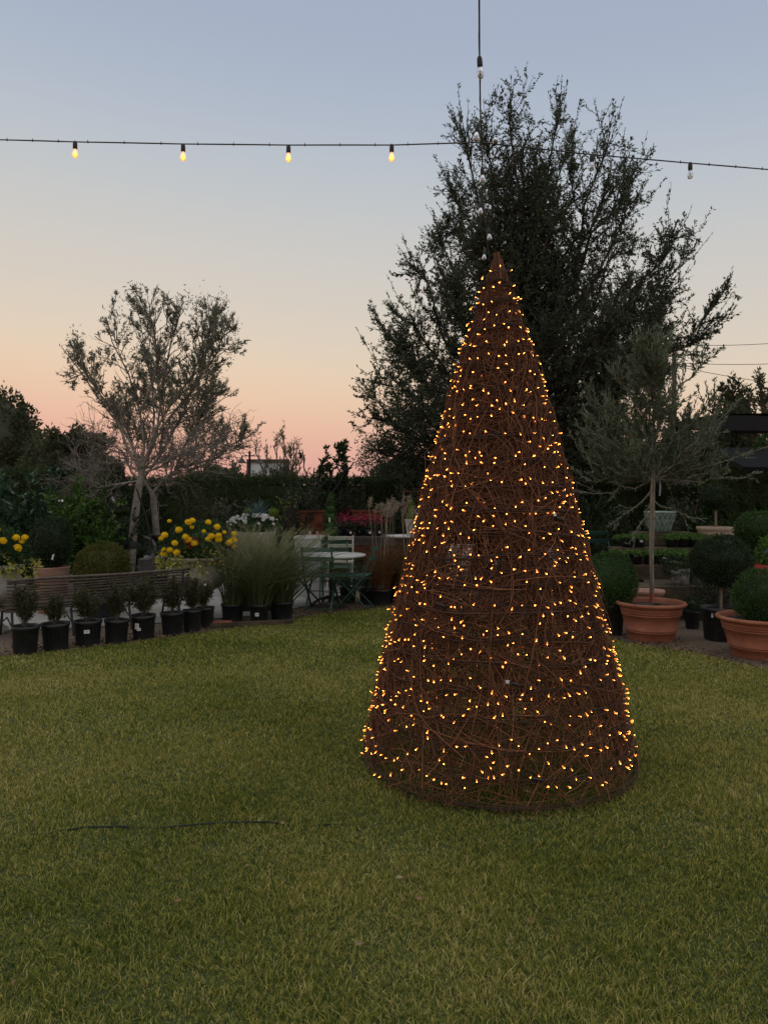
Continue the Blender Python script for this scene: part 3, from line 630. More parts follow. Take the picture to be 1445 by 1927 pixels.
# ------------------------------------------------------------------ hedges (each one clipped run)
def hedge(label, x0, x1, y0, y1, h, n, m='hedge', Lf=.07, topm=None, ntop=0, spr=.3):
    o = thing('hedge', label, 'hedge', ((x0+x1)/2, (y0+y1)/2, 0)); wx, wy = (x1-x0)/2, (y1-y0)/2
    g = G(); g.box((0, 0, h/2-.03), (wx*2-.12, wy*2-.12, h-.1))
    k = int(n*.72); P = np.stack([rng.uniform(-wx, wx, k), -wy+rng.normal(0, .05, k)+.05*np.sin(rng.uniform(0, 1, k)), rng.uniform(.05, h, k)], 1); P[:, 1] += .07*np.sin(P[:, 0]*3)*np.sin(P[:, 2]*4+P[:, 0])
    g.leaves(P, unit(k)+np.array([0, -.6, .3]), Lf, Lf*.42)
    k = int(n*.28); P = np.stack([rng.uniform(-wx, wx, k), rng.uniform(-wy, wy, k), h+rng.normal(0, .04, k)+.035*np.sin(rng.uniform(0, 6, k))], 1)
    g.leaves(P, unit(k)*.7+np.array([0, 0, .6]), Lf, Lf*.4)
    g.build('foliage', L[m], o)
    if ntop:
        g = G(); sp = np.stack([rng.uniform(-wx, wx, ntop), rng.uniform(-wy, wy, ntop), np.full(ntop, h-.05)], 1); tp = sp+np.stack([rng.normal(0, .04, ntop), rng.normal(0, .04, ntop), rng.uniform(.08, spr, ntop)], 1)
        Q = limbs(sp, tp, 4, 0, .02); g.tubes(Q, .003, 3); p, d_ = along(Q, ntop*14, .1, 1, .8); g.leaves(p, d_, Lf*.7, Lf*.25); g.build('new_shoots', L[topm or m], o)
    return o
hedge('long clipped dark hedge closing the back of the nursery', X(70, 16), X(1268, 16), 16, 17, Z(906, 16), 42000, 'hedge', .075)
hedge('taller hedge with pale fresh shoots at the left edge', X(-260, 12.6), X(95, 12.6), 12.6, 13.6, Z(893, 12.6), 16000, 'hedge', .06, 'hedget', 520, .22)
hedge('dark hedge piece under the shade cloth at the right edge', X(1352, 14), X(1800, 14), 14, 15, Z(868, 14), 9000, 'hedge', .07)
hedge('low hedge below the pale house wall', X(1266, 15), X(1354, 15), 15.2, 16, Z(921, 15.2), 3000, 'hedge', .07)
hedge('light green hedge run behind the yellow flower planter', X(330, 15), X(560, 15), 14.9, 15.6, Z(907, 15), 12000, 'hedge', .05, 'hedget', 420, .32)

# ------------------------------------------------------------------ the big oak
d = 15.5
tg = []
for px_, py_ in [(945, 225), (1000, 250), (1055, 205), (1090, 235), (1130, 290), (1165, 330), (1195, 440), (1235, 470), (1255, 520), (1250, 570), (1215, 630), (1190, 690),
                 (860, 280), (835, 330), (900, 255), (820, 430), (775, 520), (755, 600), (730, 660), (705, 720), (695, 790), (720, 850), (790, 870), (1010, 300), (960, 330), (1060, 350), (900, 380),
                 (1110, 400), (1000, 430), (880, 470), (1140, 500), (820, 560), (1060, 520), (950, 560), (880, 640), (1020, 640), (1120, 620), (820, 700), (900, 760), (1000, 780), (1100, 740), (1180, 800), (760, 760), (860, 840), (1100, 850), (980, 500),(1060,700),(940,680),(1280,500),(1290,560),(1275,610),(1250,460),(1230,660),(715,640),(690,740),(1200,540),(1170,600),(1150,440),(920,420)]:
    dd = rng.uniform(-1.7, 1.7)*min(1, (py_-100)/350); py_ += 8*(py_ < 380); px_ = 975+(px_-975)*(.93 if px_ < 1100 else 1.0); tg.append((X(px_, d)-X(975, d)+rng.normal(0, .05), dd, Z(py_, d)))
oak = thing('oak_tree', 'tall dark evergreen oak rising behind the vine cone', 'tree', (X(975, d), d, 0))
tg = np.array(tg); gt = G()
tp = np.array([(0, 0, 0), (.05, 0, 1.0), (0, .03, 2.0), (.04, 0, 3.2), (-.02, 0, 4.6), (.03, 0, 6.0), (.05, 0, 7.2)]); gt.tubes(tp, [.24, .2, .18, .16, .12, .08, .05], 12)
hs_ = np.clip((tg[:, 2]-1.0)*.62-np.abs(tg[:, 0])*.45, 1.3, 6.6); st = np.stack([np.interp(hs_, tp[:, 2], tp[:, 0]), np.interp(hs_, tp[:, 2], tp[:, 1]), hs_], 1)
Lb = limbs(st, tg, 9, .05, .02); gt.tubes(Lb, taper(Lb, .055, .012), 6)
ax = np.array([0, 0, 0])
S = spawn(Lb, 2100, .15, 1, .5, .8, .12, .4, 1.0, curl=.12, K=5, taper=.3, outw=((0, 0, 3.5), .5)); gt.tubes(S, taper(S, .009, .004), 4)
W1 = spawn(S, 9500, .1, 1, .6, .85, .12, .22, .6, curl=.15, K=4, taper=.2); W2 = spawn(Lb, 700, .3, 1, .7, .7, .3, .3, .7, curl=.2, K=4)
long_ = spawn(Lb, 240, .80, 1, 1.0, .35, .22, .6, 1.35, curl=.25, K=7, wob=.015, outw=((0, 0, 3.5), .7)); W3 = spawn(long_, 640, .1, .95, .8, .5, .3, .10, .30, curl=.1, K=4)
gt.tubes(W1, taper(W1, .0055, .003), 3); gt.tubes(W2, taper(W2, .0055, .003), 3); gt.tubes(long_, taper(long_, .007, .003), 4); gt.tubes(W3, .0035, 3)
gt.build('trunk', M['barkd'], oak)
gl = G()
for W_, n in ((W1, 215000), (W2, 18000), (W3, 9500)):
    p, dd = along(W_, n, .02, 1, .8, .9); kk = rng.uniform(size=n) > .42*np.clip((p[:, 2]-6.0)/2, 0, 1); p = p[kk]; dd = dd[kk]; n = len(p); gl.leaves(p+rng.normal(0, .012, p.shape), dd, rng.uniform(.045, .085, n), rng.uniform(.020, .036, n))
p, dd = along(long_, 6500, .05, 1, .6, 1); gl.leaves(p, dd, rng.uniform(.04, .075, len(p)), rng.uniform(.016, .028, len(p)))
# shaded inner lower crown
for px_, py_, rr in ((880, 800, .9), (1010, 740, 1.1), (1120, 790, .9), (950, 850, 1.2), (780, 820, .7), (1060, 600, .8), (1180, 850, .8), (870, 700, .6), (960, 620, .7), (1080, 870, 1.0), (1000, 420, .7), (940, 340, .45), (1060, 480, .8), (1240, 830, .8), (1150, 650, .7), (1000, 560, .8), (720, 860, .6), (1130, 720, .9)):
    blob(gl, (X(px_, d)-X(975, d), .3, Z(py_, d)), (rr, rr, rr*.8), 2600, .06, .028, shell=.35, lump=.12)
gl.build('crown', L['oak'], oak)

# magnolia-like shrubs with big leaves against the pink sky
cloud_tree('magnolia_shrub', 'large leaved dark shrub with upright tips against the pink sky', (X(600, 14), 14, 0), [(X(a, 14)-X(600, 14), rng.uniform(-.2, .2), Z(b, 14)) for a, b in ((572, 862), (590, 880), (606, 866), (618, 868), (640, 855), (655, 840), (640, 880), (590, 905), (570, 915), (620, 900), (665, 870), (680, 890), (560, 935), (650, 910))],
           1, 60, 170, 1900, .10, .042, L['boxd'], M['barkd'], .035, (0, 0, .8), (.15, .35), (.1, .22), up=.5, cat='shrub', tw_r=.004)
cloud_tree('young_willow', 'wispy young tree with pale thin leaves in front of the framed board', (X(525, 17), 17, 0), [(X(a, 17)-X(525, 17), rng.uniform(-.3, .3), Z(b, 17)) for a, b in ((480, 850), (500, 835), (515, 838), (535, 828), (545, 840), (560, 850), (490, 870), (570, 880), (530, 860), (510, 880), (550, 890), (480, 890), (575, 905))],
           1, 80, 260, 1700, .085, .018, L['far2'], M['twigp'], .03, (0, 0, 1.2), (.2, .45), (.12, .3), up=.35, cat='tree', tw_r=.004)

# ------------------------------------------------------------------ old olives on the left
d = 10.8
o1 = thing('olive_tree', 'old multi-branched olive with a sparse airy crown on the left', 'tree', (X(240, d), d, 0)); bx = X(240, d)
def q(a, b, dy=0.0): return (X(a, d)-bx, dy, Z(b, d))
gt = G()
trk = np.array([q(238, 1137), q(246, 1075), q(250, 1010), q(257, 950), q(262, 915), q(268, 885)]); gt.tubes(trk, [.08, .066, .062, .056, .050, .044], 12)
main = [[q(268, 890), q(250, 850), q(225, 800), q(195, 755), q(160, 700), q(135, 660)], [q(266, 885), q(268, 840), q(262, 780), q(235, 700), q(205, 640), q(190, 590)],
        [q(268, 880), q(285, 830), q(285, 780), q(275, 720), q(262, 650), q(250, 585)], [q(270, 880), q(300, 810), q(340, 760), q(365, 710), q(385, 660), q(425, 640)],
        [q(270, 880), q(295, 830), q(310, 760), q(320, 700), q(330, 640), q(345, 590)], [q(268, 885), q(245, 840), q(215, 790), q(180, 740), q(150, 690), q(120, 705)],
        [q(300, 810), q(335, 765), q(370, 735), q(400, 700), q(420, 665), q(440, 655)], [q(262, 780), q(290, 730), q(300, 680), q(300, 630), q(295, 600), q(290, 580)],
        [q(345, 760), q(375, 720), q(390, 680), q(395, 630), q(400, 610), q(405, 595)]]
Lb = np.array(main); Lb[:, 1:, 1] += np.cumsum(rng.normal(0, .12, (len(main), 5)), 1); gt.tubes(Lb, taper(Lb, .021, .005), 7)
Lb[:, 2:, 0] = np.where(Lb[:, 2:, 0] < 0, Lb[:, 2:, 0]*.92, Lb[:, 2:, 0]*.95)+.03; Lb[:, 3:, 2] -= .04; S = spawn(Lb, 240, .25, 1, .6, .75, .35, .25, .6, curl=.15, K=5); gt.tubes(S, taper(S, .008, .0035), 4)
W_ = spawn(S, 700, .15, 1, .8, .6, .35, .12, .30, curl=.1, K=4); gt.tubes(W_, taper(W_, .0032, .002), 3)
# tangle of bare grey twigs round the fork
low = np.array([[q(262, 905), q(220, 912), q(190, 918, -.1), q(170, 905, -.2), q(150, 900, -.2)], [q(266, 890), q(230, 870, .1), q(190, 870, .2), q(160, 880, .2), q(135, 890, .2)],
                [q(268, 890), q(300, 880), q(330, 860, -.1), q(365, 850, -.2), q(400, 840, -.2)], [q(268, 885), q(310, 860, .2), q(350, 850, .3), q(390, 830, .3), q(420, 810, .3)], [q(262, 900), q(240, 890, .2), q(220, 850, .3), q(190, 830, .3), q(165, 820, .3)]])
gt.tubes(low, taper(low, .018, .006), 5)
B1 = spawn(low, 170, .1, 1, .6, .9, .1, .35, .8, curl=.1, K=6, wob=.08); gt.tubes(B1, taper(B1, .0065, .0035), 3)
B2 = spawn(B1, 900, .1, 1, .6, .9, .1, .15, .45, curl=.1, K=5, wob=.08); gt.tubes(B2, taper(B2, .0034, .002), 3)
gt.build('trunk', M['barkp'], o1)
gl = G()
tips = W_[rng.permutation(len(W_))[:460]]; p, dd = along(tips, 10500, .35, 1, .8); k = p[:, 2] > Z(790, d); gl.leaves(p[k], dd[k], rng.uniform(.04, .075, k.sum()), rng.uniform(.011, .019, k.sum()))
cl = S[:, -1]; cl = cl[(cl[:, 2] > Z(740, d))]
for c in cl[rng.permutation(len(cl))[:26]]:
    n = 80; gl.leaves(c+rng.normal(0, .075, (n, 3)), unit(n)+np.array([0, 0, .5]), rng.uniform(.04, .075, n), rng.uniform(.011, .018, n))
gl.build('crown', L['oliveold'], o1)
g = G(); g.lathe([(.082, -.05), (.095, -.02), (.09, .03), (.08, .05)], 12, q(248, 1025)); g.build('tree_tie', M['rope'], o1)
d = 12.2; bx = X(297, d)
o2 = thing('olive_tree', 'second olive in a black pot behind, with a dense lower crown and two forks', 'tree', (X(297, d), d, 0))
gt = G(); gt.tubes(np.array([q(297, 1040), q(294, 990), q(289, 935), q(286, 925)]), [.058, .052, .046, .042], 10)
Lb = np.array([[q(287, 930), q(270, 905), q(262, 880), q(280, 850), q(300, 820)], [q(287, 928), q(305, 905), q(330, 885), q(355, 860), q(375, 840)], [q(270, 900), q(300, 860), q(320, 820), q(340, 780), q(350, 740)], [q(330, 885), q(350, 840), q(370, 800), q(385, 770), q(395, 750)],
               [q(270, 900), q(255, 860), q(240, 820), q(225, 790), q(210, 760)], [q(330, 880), q(370, 870), q(400, 860), q(430, 835), q(455, 820)], [q(300, 860), q(310, 800), q(305, 760), q(300, 720), q(300, 690)]])
Lb[:, 1:, 1] += np.cumsum(rng.normal(0, .12, Lb[:, 1:, 1].shape), 1); gt.tubes(Lb, taper(Lb, .024, .007), 6)
S = spawn(Lb, 130, .3, 1, .7, .7, .3, .3, .7, K=5); gt.tubes(S, taper(S, .010, .004), 4); W_ = spawn(S, 700, .1, 1, .7, .7, .3, .15, .40, K=4); gt.tubes(W_, taper(W_, .0042, .0025), 3)
B2 = spawn(Lb, 260, .1, 1, .4, 1, .0, .3, .8, curl=.1, K=5, wob=.08); gt.tubes(B2, taper(B2, .005, .0025), 3)
gt.build('trunk', M['barkp'], o2)
gl = G(); p, dd = along(W_, 13000, .15, 1, .8); gl.leaves(p, dd, rng.uniform(.04, .075, len(p)), rng.uniform(.012, .02, len(p))); gl.build('crown', L['oliveold'], o2)
def nursery_prof(r, h): return [(0, 0), (r*.80, 0), (r*.81, .01), (r*.93, h*.86), (r*1.0, h*.87), (r*1.02, h*.93), (r*1.03, h), (r*.96, h), (r*.95, h*.9), (0, h*.885)]
g = G(); g.lathe(nursery_prof(.135, .36), 24, (0, 0, Z(1046, d)-.02+.0)); g.build('pot', M['plast'], o2)
g = G(); g.lathe([(0, 0), (.16, 0), (.16, Z(1046, d)-.022), (0, Z(1046, d)-.022)], 12); g.build('pot_stand', M['woodd'], o2)
g = G(); g.box((.09, -.135, Z(1035, d)), (.04, .003, .022)); g.build('plant_tag', M['tagw'], o2)
g = G(); g.tubes(np.array([(X(262, 10.7), 10.6, Z(920, 10.7)), (X(276, 10.7), 10.7, Z(975, 10.7)), (X(293, 10.9), 10.9, Z(1048, 10.9)), (X(300, 11), 11, 0.0)]), .011, 6); tag(g.build('guy_rope', M['rope']), 'slanting dark guy strap from the old olive to the ground', 'strap')


# ------------------------------------------------------------------ potted plants
def nursery_pot(o, r, h, tags=(), z=0.0, c=(0, 0)):
    g = G(); g.lathe([(a, b+z) for a, b in nursery_prof(r, h)][:-1], 32, (c[0], c[1], 0))
    for k in range(20):                                   # moulded ribs
        a = k*math.pi/10; g.tubes(np.array([(c[0]+r*.815*math.cos(a), c[1]+r*.815*math.sin(a), z+.015), (c[0]+r*.925*math.cos(a), c[1]+r*.925*math.sin(a), z+h*.84)]), .0028, 4)
    g.build('pot', M['plast'], o)
    g = G(); g.disc(r*.95, z+h*.88, 20, c); g.build('potting_soil', M['soil'], o)
    for a, zz, wd, hg in tags:
        a = R(a); rr = r*(.81+.12*zz)+.004; g = G(); g.box((0, 0, 0), (wd, .002, hg), 0); g.box((0, -.0015, hg*.12), (wd*.7, .001, hg*.08), 1); g.box((-wd*.1, -.0015, -hg*.15), (wd*.5, .001, hg*.06), 1)
        t_ = g.build('price_tag', [M['tagw'], M['ink']], o); t_.location = (c[0]+rr*math.sin(a), c[1]-rr*math.cos(a), z+h*zz); t_.rotation_euler = (R(-4), 0, a)
def upright_shrub(o, z, h, w, ns=26, nt_=150, nl=1500, Ls=.024, Ws=.012, lm=None, bare=.25, stick=False):
    tg = unit(ns)*np.array([w/2, w/2, 0])*rng.uniform(.3, 1, (ns, 1)); tg[:, 2] = z+h*rng.uniform(.55, 1, ns)*(1-.5*(np.hypot(tg[:, 0], tg[:, 1])/w)**2)
    st = tg*np.array([.12, .12, 0]); st[:, 2] = z-.02
    P = limbs(st, tg, 6, .02, .03); W_ = spawn(P, nt_, bare, .95, .6, .8, .3, w*.15, w*.35, K=4)
    g = G(); g.tubes(P, .0022, 4); g.tubes(W_, .0012, 3)
    if stick: g.tubes(np.array([(.01, 0, z-.05), (.012, 0, z+h*.95)]), .0035, 5)
    g.build('stem', M['bark'], o)
    gl = G(); p, d_ = along(W_, nl, .1, 1, .9); gl.leaves(p+rng.normal(0, .006, p.shape), d_, rng.uniform(Ls*.6, Ls*1.3, nl), Ws)
    p, d_ = along(P, nl//3, bare, 1, .9); gl.leaves(p+rng.normal(0, .008, p.shape), d_, Ls, Ws); gl.build('foliage', lm or L['shrub'], o)

ROW = [  # px, bottom py, pot width px, pot top py, shrub top py, shrub width px, label
 (48, 1235, 50, 1181, 1098, 46, 'fullest shrub in a black pot, at the left end of the pot row', ()),
 (106, 1227, 52, 1176, 1113, 40, 'thin low shrub in a black pot, second from the left end of the row', ()),
 (166, 1219, 52, 1171, 1106, 48, 'shrub in a black pot with one small wide tag, third in the row', ((8, .62, .052, .034),)),
 (219, 1213, 46, 1169, 1092, 44, 'upright shrub in an untagged black pot, fourth in the row under the bench middle', ()),
 (271, 1207, 46, 1160, 1080, 46, 'tall shrub in a black pot with a big square two piece tag', ((-6, .62, .045, .06), (4, .5, .04, .03))),
 (325, 1198, 44, 1155, 1084, 42, 'shrub in a black pot at the right end of the bench, sixth in the row', ()),
 (361, 1191, 36, 1150, 1086, 38, 'narrower potted shrub squeezed seventh in the row', ()),
 (388, 1183, 34, 1145, 1092, 34, 'last potted shrub of the row, nearest the tall grasses, with a tiny high tag', ()),
]
for i, (px, by, pw, ty, sy, sw, lb, tg_) in enumerate(ROW):
    r = pw/2/F*D(by)*1.0; d = D(by)+r*.8; o = thing('potted_shrub', lb, 'potted shrub', (X(px, d), d, 0), rng.uniform(-.2, .2), 'shrubs in black pots along the lawn edge')
    h = Z(ty, d-r); nursery_pot(o, r, h, tg_)
    upright_shrub(o, h, Z(sy, d)-h, sw*d/F*(1.35, 1.15, 1.4, 1.2, 1.45, 1.3, 1.2, 1.2)[i], (34, 20, 28, 26, 36, 28, 24, 22)[i], (220, 130, 200, 200, 260, 200, 180, 160)[i], (3000, 1600, 2500, 2400, 3400, 2500, 2300, 1900)[i], stick=i in (2, 5))
    o.rotation_euler = (R((0, 1.5, 0, -1, 2, 0, -1.5, 1)[i]), R((1, -1, 0, 2, 0, -1, 1, -2)[i]), o.rotation_euler[2])
    if i == 7:
        g = G(); g.box((.03, -.06, h+.26), (.025, .002, .02), ry=.4); g.build('plant_tag', M['tagw'], o)

def tall_grass(o, z, h, w, n, lm, pl=None, npl=0, hw=.0022, droop=.7, plh=1.0, c=(0, 0)):
    a = rng.uniform(0, 2*math.pi, n); L_ = h*rng.uniform(.55, 1.05, n); sp = rng.uniform(.05, 1, n)**.8*w/2
    s = np.linspace(0, 1, 6)[None]; r = rng.uniform(.02, .13, n)[:, None]+sp[:, None]*(s**1.35)*(1+droop*s**3); zz = z+L_[:, None]*(s-droop*.35*s**3*(sp[:, None]/(w/2)))
    b = a[:, None]+rng.normal(0, .55, (n, 1))*s**2
    C = np.stack([c[0]+r*np.cos(b)+.16*h*s**2.2, c[1]+r*np.sin(b), zz], -1); sd = np.stack([-np.sin(b), np.cos(b), 0*b], -1); sd = norm(sd+rng.normal(0, .6, (n, 1, 3)))
    wv = hw*np.array([1, 1, .9, .7, .45, .1])[None, :, None]
    V = np.stack([C-sd*wv, C+sd*wv], 2).reshape(-1, 3); i = np.arange(n)[:, None, None]*12; k = np.arange(5)[None, :, None]*2
    g = G(); g.add(V, (i+k+np.array([0, 1, 3, 2])[None, None]).reshape(-1, 4)); g.build('blades', lm, o)
    if npl:
        gp = G(); a = rng.uniform(0, 2*math.pi, npl); t = np.linspace(0, 1, 9)[None]
        r = (.02+rng.uniform(.15, .6, npl)[:, None]*w*t**1.8); H = h*plh*rng.uniform(.8, 1.1, npl)[:, None]
        C = np.stack([c[0]+r*np.cos(a[:, None]+.2*t), c[1]+r*np.sin(a[:, None]+.2*t), z+H*(t-.12*t**4)], -1); gp.tubes(C, .0011, 3)
        p, d_ = along(C, npl*46, .62, 1, .35, 1.0); gp.leaves(p+rng.normal(0, .004, p.shape), d_, rng.uniform(.04, .09, len(p)), .0022)
        gp.build('plumes', pl, o)
GR = [(438, 1173, 44, 1139, 1010, 'leftmost clump of tall feathery grass in a black pot'), (488, 1175, 38, 1139, 990, 'middle clump of tall feathery grass in a black pot with a small tag'),
      (530, 1169, 46, 1135, 990, 'tall feathery grass leaning over the bistro chair'), ]
for i, (px, by, pw, ty, sy, lb) in enumerate(GR):
    r = pw/2/F*D(by); d = D(by)+r; o = thing('potted_grass', lb, 'ornamental grass', (X(px, d), d, 0), 0, 'pots of tall pale grass'); h = Z(ty, d-r)
    nursery_pot(o, r, h, ((-5, .5, .045, .04),) if i == 1 else ())
    tall_grass(o, h-.03, Z(sy, d)-h+.05, (.75, 1.0, 1.2)[i], (300, 360, 400)[i], L['tallg'], L['plume'], 46, .0034, 1.0, 1.0)
for i, (px, d, sy, lb) in enumerate([(462, 9.9, 985, 'tall feathery grass standing behind the others, below the white flowers'), (515, 9.9, 1000, 'green grass clump at the back beside the pale planter box')]):
    o = thing('potted_grass', lb, 'ornamental grass', (X(px, d), d, 0), 0, 'pots of tall pale grass'); nursery_pot(o, .15, .26); tall_grass(o, .24, Z(sy, d)-.24, 1.1, 320, L['tallg'], L['plume'], 60, .0032, .9, 1.05)

# copper coloured grasses
for i, (px, d, sy, w_, n, m_, lb) in enumerate([(716, 10.4, 1005, .36, 520, 'copper', 'copper red grass clump left of its neighbours beside the cone'), (738, 10.7, 1000, .42, 520, 'copper', 'second copper red grass clump nearer the cone'), (768, 10.5, 1010, .42, 380, 'tallg', 'dull green grass clump in a black pot touching the left outline of the cone')]):
    o = thing('potted_grass', lb, 'ornamental grass', (X(px, d), d, 0), 0, 'dark pots of grasses beside the cone'); nursery_pot(o, .15, .22)
    tall_grass(o, .2, Z(sy, d)-.2, w_*1.25, n, L[m_], None, 0, .003, .9)
    # tall pale seed heads
    npl = 7; gp = G(); a = rng.uniform(0, 6.28, npl); t = np.linspace(0, 1, 10)[None]; H = (Z(935, d)-.2)*rng.uniform(.86, 1.02, npl)[:, None]; r = rng.uniform(.03, .16, npl)[:, None]
    bend = np.where(t > .93, .05, 0); C = np.stack([r*np.cos(a[:, None])*(.2+t)+bend, r*np.sin(a[:, None])*(.2+t), .2+H*t-bend*.3], -1); gp.tubes(C, .0028, 4)
    p, d_ = along(C, npl*70, .88, 1, .6, .8); gp.leaves(p, d_+np.array([0, 0, -.5]), rng.uniform(.03, .07, len(p)), .006); gp.build('seed_head', L['tan'], o)
# blue green low junipers in pots
for i, (px, d, r, lb) in enumerate([(655, 10.7, .12, 'blue green juniper in a black pot behind the right bistro chair, left one'), (693, 10.55, .13, 'blue green juniper in a black pot just right of the folding chair')]):
    o = thing('potted_juniper', lb, 'potted plant', (X(px, d), d, 0), 0, 'blue green junipers in pots'); nursery_pot(o, r, .20, ((25, .6, .03, .03),) if i else ())
    P = limbs(np.zeros((26, 3))+[0, 0, .18], np.stack([rng.normal(0, .17, 26), rng.normal(0, .17, 26), rng.uniform(.25, .5, 26)], 1), 5, .1, .04)
    g = G(); g.tubes(P, .003, 3); g.build('stem', M['bark'], o); g = G(); p, d_ = along(P, 1800, .2, 1, .9); g.leaves(p+rng.normal(0, .01, p.shape), d_, .045, .006); g.build('foliage', L['blueg'], o)

# ------------------------------------------------------------------ urns of yellow flowers
def flower_head(o, loc, r, m, first=None, name='flower'):
    if first is not None:
        c = first.copy(); COL.objects.link(c); c.parent = o; c.location = loc; c.rotation_euler = tuple(rng.uniform(-.6, .6, 3)); c.scale = (r/.03,)*3; return c
    g = G(); n = 90; u = unit(n); u[:, 2] = np.abs(u[:, 2])*1.1-.45; u = norm(u)
    g.leaves(u*.019, u+unit(n)*.3, .013, .016, 0, .3); g.ball((0, 0, 0), (.021, .021, .020), 10, 6)
    c = g.build(name, m, o); c.location = loc; c.scale = (r/.03,)*3; return c
def urn_planter(label, px, d, flowers, seed_side=1):
    o = thing('flower_urn', label, 'flower urn', (X(px, d), d, 0), 0, 'stone urns of yellow flowers')
    zr = Z(1047, 9.3); g = G()
    g.lathe([(0, 0), (.17, 0), (.17, .05), (.13, .07), (.085, .12), (.075, .20), (.10, .235), (.115, .25), (.10, .265), (.17, .29), (.30, .34), (.345, .41), (.345, .47), (.30, .54), (.275, .58), (.31, .61), (.355, .635), (.36, .655), (.33, .66), (.31, .62), (0, .60)], 40)
    V = g.V[0]; V[:, 2] *= zr/.66; ra = np.hypot(V[:, 0], V[:, 1]); V[:, :2] *= .94
    g.build('urn', M['stone'], o)
    g = G(); blob(g, (0, 0, zr+.10), (.42, .36, .30), 3400, .055, .018, core=.6, shell=.22, lump=.08, flat_bottom=zr-.08); 
    g.build('foliage', L['mum'], o)
    g = G(); NT = 760; a = rng.uniform(0, 6.28, NT); rr = rng.uniform(.22, .50, NT); P = np.stack([rr*np.cos(a), rr*np.sin(a), zr+rng.uniform(-.08, .10, NT)+.05*np.sin(a*6)-(rr-.25)*.45], 1); k = P[:, 1] < .1; P = P[k]
    g.leaves(P, unit(len(P))+np.stack([np.cos(a[k]), np.sin(a[k]), 0*a[k]-.3], 1), .055, .028); g.build('trailing_leaves', L['varg'], o)
    g = G(); P = np.stack([rng.normal(.02, .05, 46), rng.normal(-.28, .04, 46), zr+.18+rng.normal(0, .03, 46)], 1); g.leaves(P, unit(46)+np.array([0, -.5, .5]), .06, .02); g.build('red_leaves', L['redl'], o)
    f0 = None
    for fx, fy, fr in flowers:
        x_, z_ = (fx-px)*d/F, Z(fy, d); e = 1-min(1, (x_/.46)**2); y_ = -.38*math.sqrt(max(.05, e))*rng.uniform(.9, 1.1)
        f = flower_head(o, (x_, y_, z_), fr*1.12*d/F, L['yel'], f0); f0 = f0 or f
    return o
FL = [(334, 979, 3.5), (370, 981, 5.5), (376, 978, 5), (405, 981, 5), (418, 990, 5.5), (351, 995, 6), (323, 1005, 6), (313, 1012, 4.5), (366, 1007, 5.5), (370, 1013, 5.5), (380, 1019, 5.5), (344, 1019, 5.5), (404, 1012, 5), (409, 1007, 6), (421, 1006, 5.5), (421, 1013, 6),
      (444, 1004, 5), (437, 1020, 6), (442, 1016, 6.5), (444, 1028, 4.5), (334, 1032, 5.5), (348, 1036, 6), (319, 1040, 6), (375, 990, 3.5), (320, 1031, 3.5), (398, 997, 3.5), (430, 1000, 3.5)]
urn_planter('stone urn overflowing with yellow marigolds in the middle left, above the pot row', 372, 9.3, FL)
urn_planter('stone urn of yellow marigolds cut by the left edge of the picture', -14, 8.3, [(25, 993, 6), (33, 1015, 6.5), (50, 1010, 6), (60, 1011, 6), (51, 1029, 7), (56, 1018, 4), (10, 1005, 6), (-15, 990, 6), (-30, 1010, 6), (-5, 1025, 6), (-40, 1030, 6)])
# white flower planter with agave
d = 11.6; o = thing('white_flower_planter', 'mound of small white flowers with a spiky blue agave behind the tall grass', 'flower planter', (X(478, d), d, 0)); zt = Z(1000, d)
g = G(); g.lathe([(0, 0), (.22, 0), (.24, .05), (.30, zt-.1), (.33, zt), (.28, zt), (0, zt-.06)], 28); g.build('planter', M['stone'], o)
g = G(); blob(g, (0, 0, zt+.08), (.40, .34, .17), 1700, .04, .02, core=.65, flat_bottom=zt-.04); g.build('foliage', L['mum'], o)
f0 = None
for k in range(88):
    a = rng.uniform(math.pi, 2*math.pi); rr = rng.uniform(.1, 1)**.6; x_ = .40*rr*math.cos(a); y_ = .33*rr*math.sin(a)*.9; z_ = zt+.09+.17*math.sqrt(max(0, 1-rr**2))*1.05
    f = flower_head(o, (x_, y_-.02, z_), rng.uniform(.016, .026), L['whi'], f0); f0 = f0 or f
g = G(); n = 34; a = rng.uniform(0, 6.28, n); el = rng.uniform(.3, 1.35, n); Ld = rng.uniform(.22, .36, n); s = np.linspace(0, 1, 5)
for k in range(n):
    dr = np.array([math.cos(a[k])*math.cos(el[k]), math.sin(a[k])*math.cos(el[k]), math.sin(el[k])]); sd = norm(np.cross(dr, [0, 0, 1.])); nn = np.cross(sd, dr)
    C = np.array([.05, .02, zt+.18])+dr*Ld[k]*s[:, None]; wv = np.array([.018, .026, .024, .014, .001])[:, None]
    V = np.stack([C-sd*wv+nn*wv*.5, C, C+sd*wv+nn*wv*.5], 1).reshape(-1, 3); g.add(V, [(i*3+j, i*3+j+1, i*3+j+4, i*3+j+3) for i in range(4) for j in range(2)])
g.build('agave', L['agave'], o)

# ------------------------------------------------------------------ bench of curved slats
bA = np.array([X(10, 7.75), 7.75]); bB = np.array([X(352, 9.0), 9.0]); bl = np.linalg.norm(bB-bA); ang = math.atan2(*(bB-bA)[::-1])
bench = thing('slatted_bench', 'long low bench of thin weathered slats seen from behind', 'bench', (bA[0], bA[1], 0), ang)
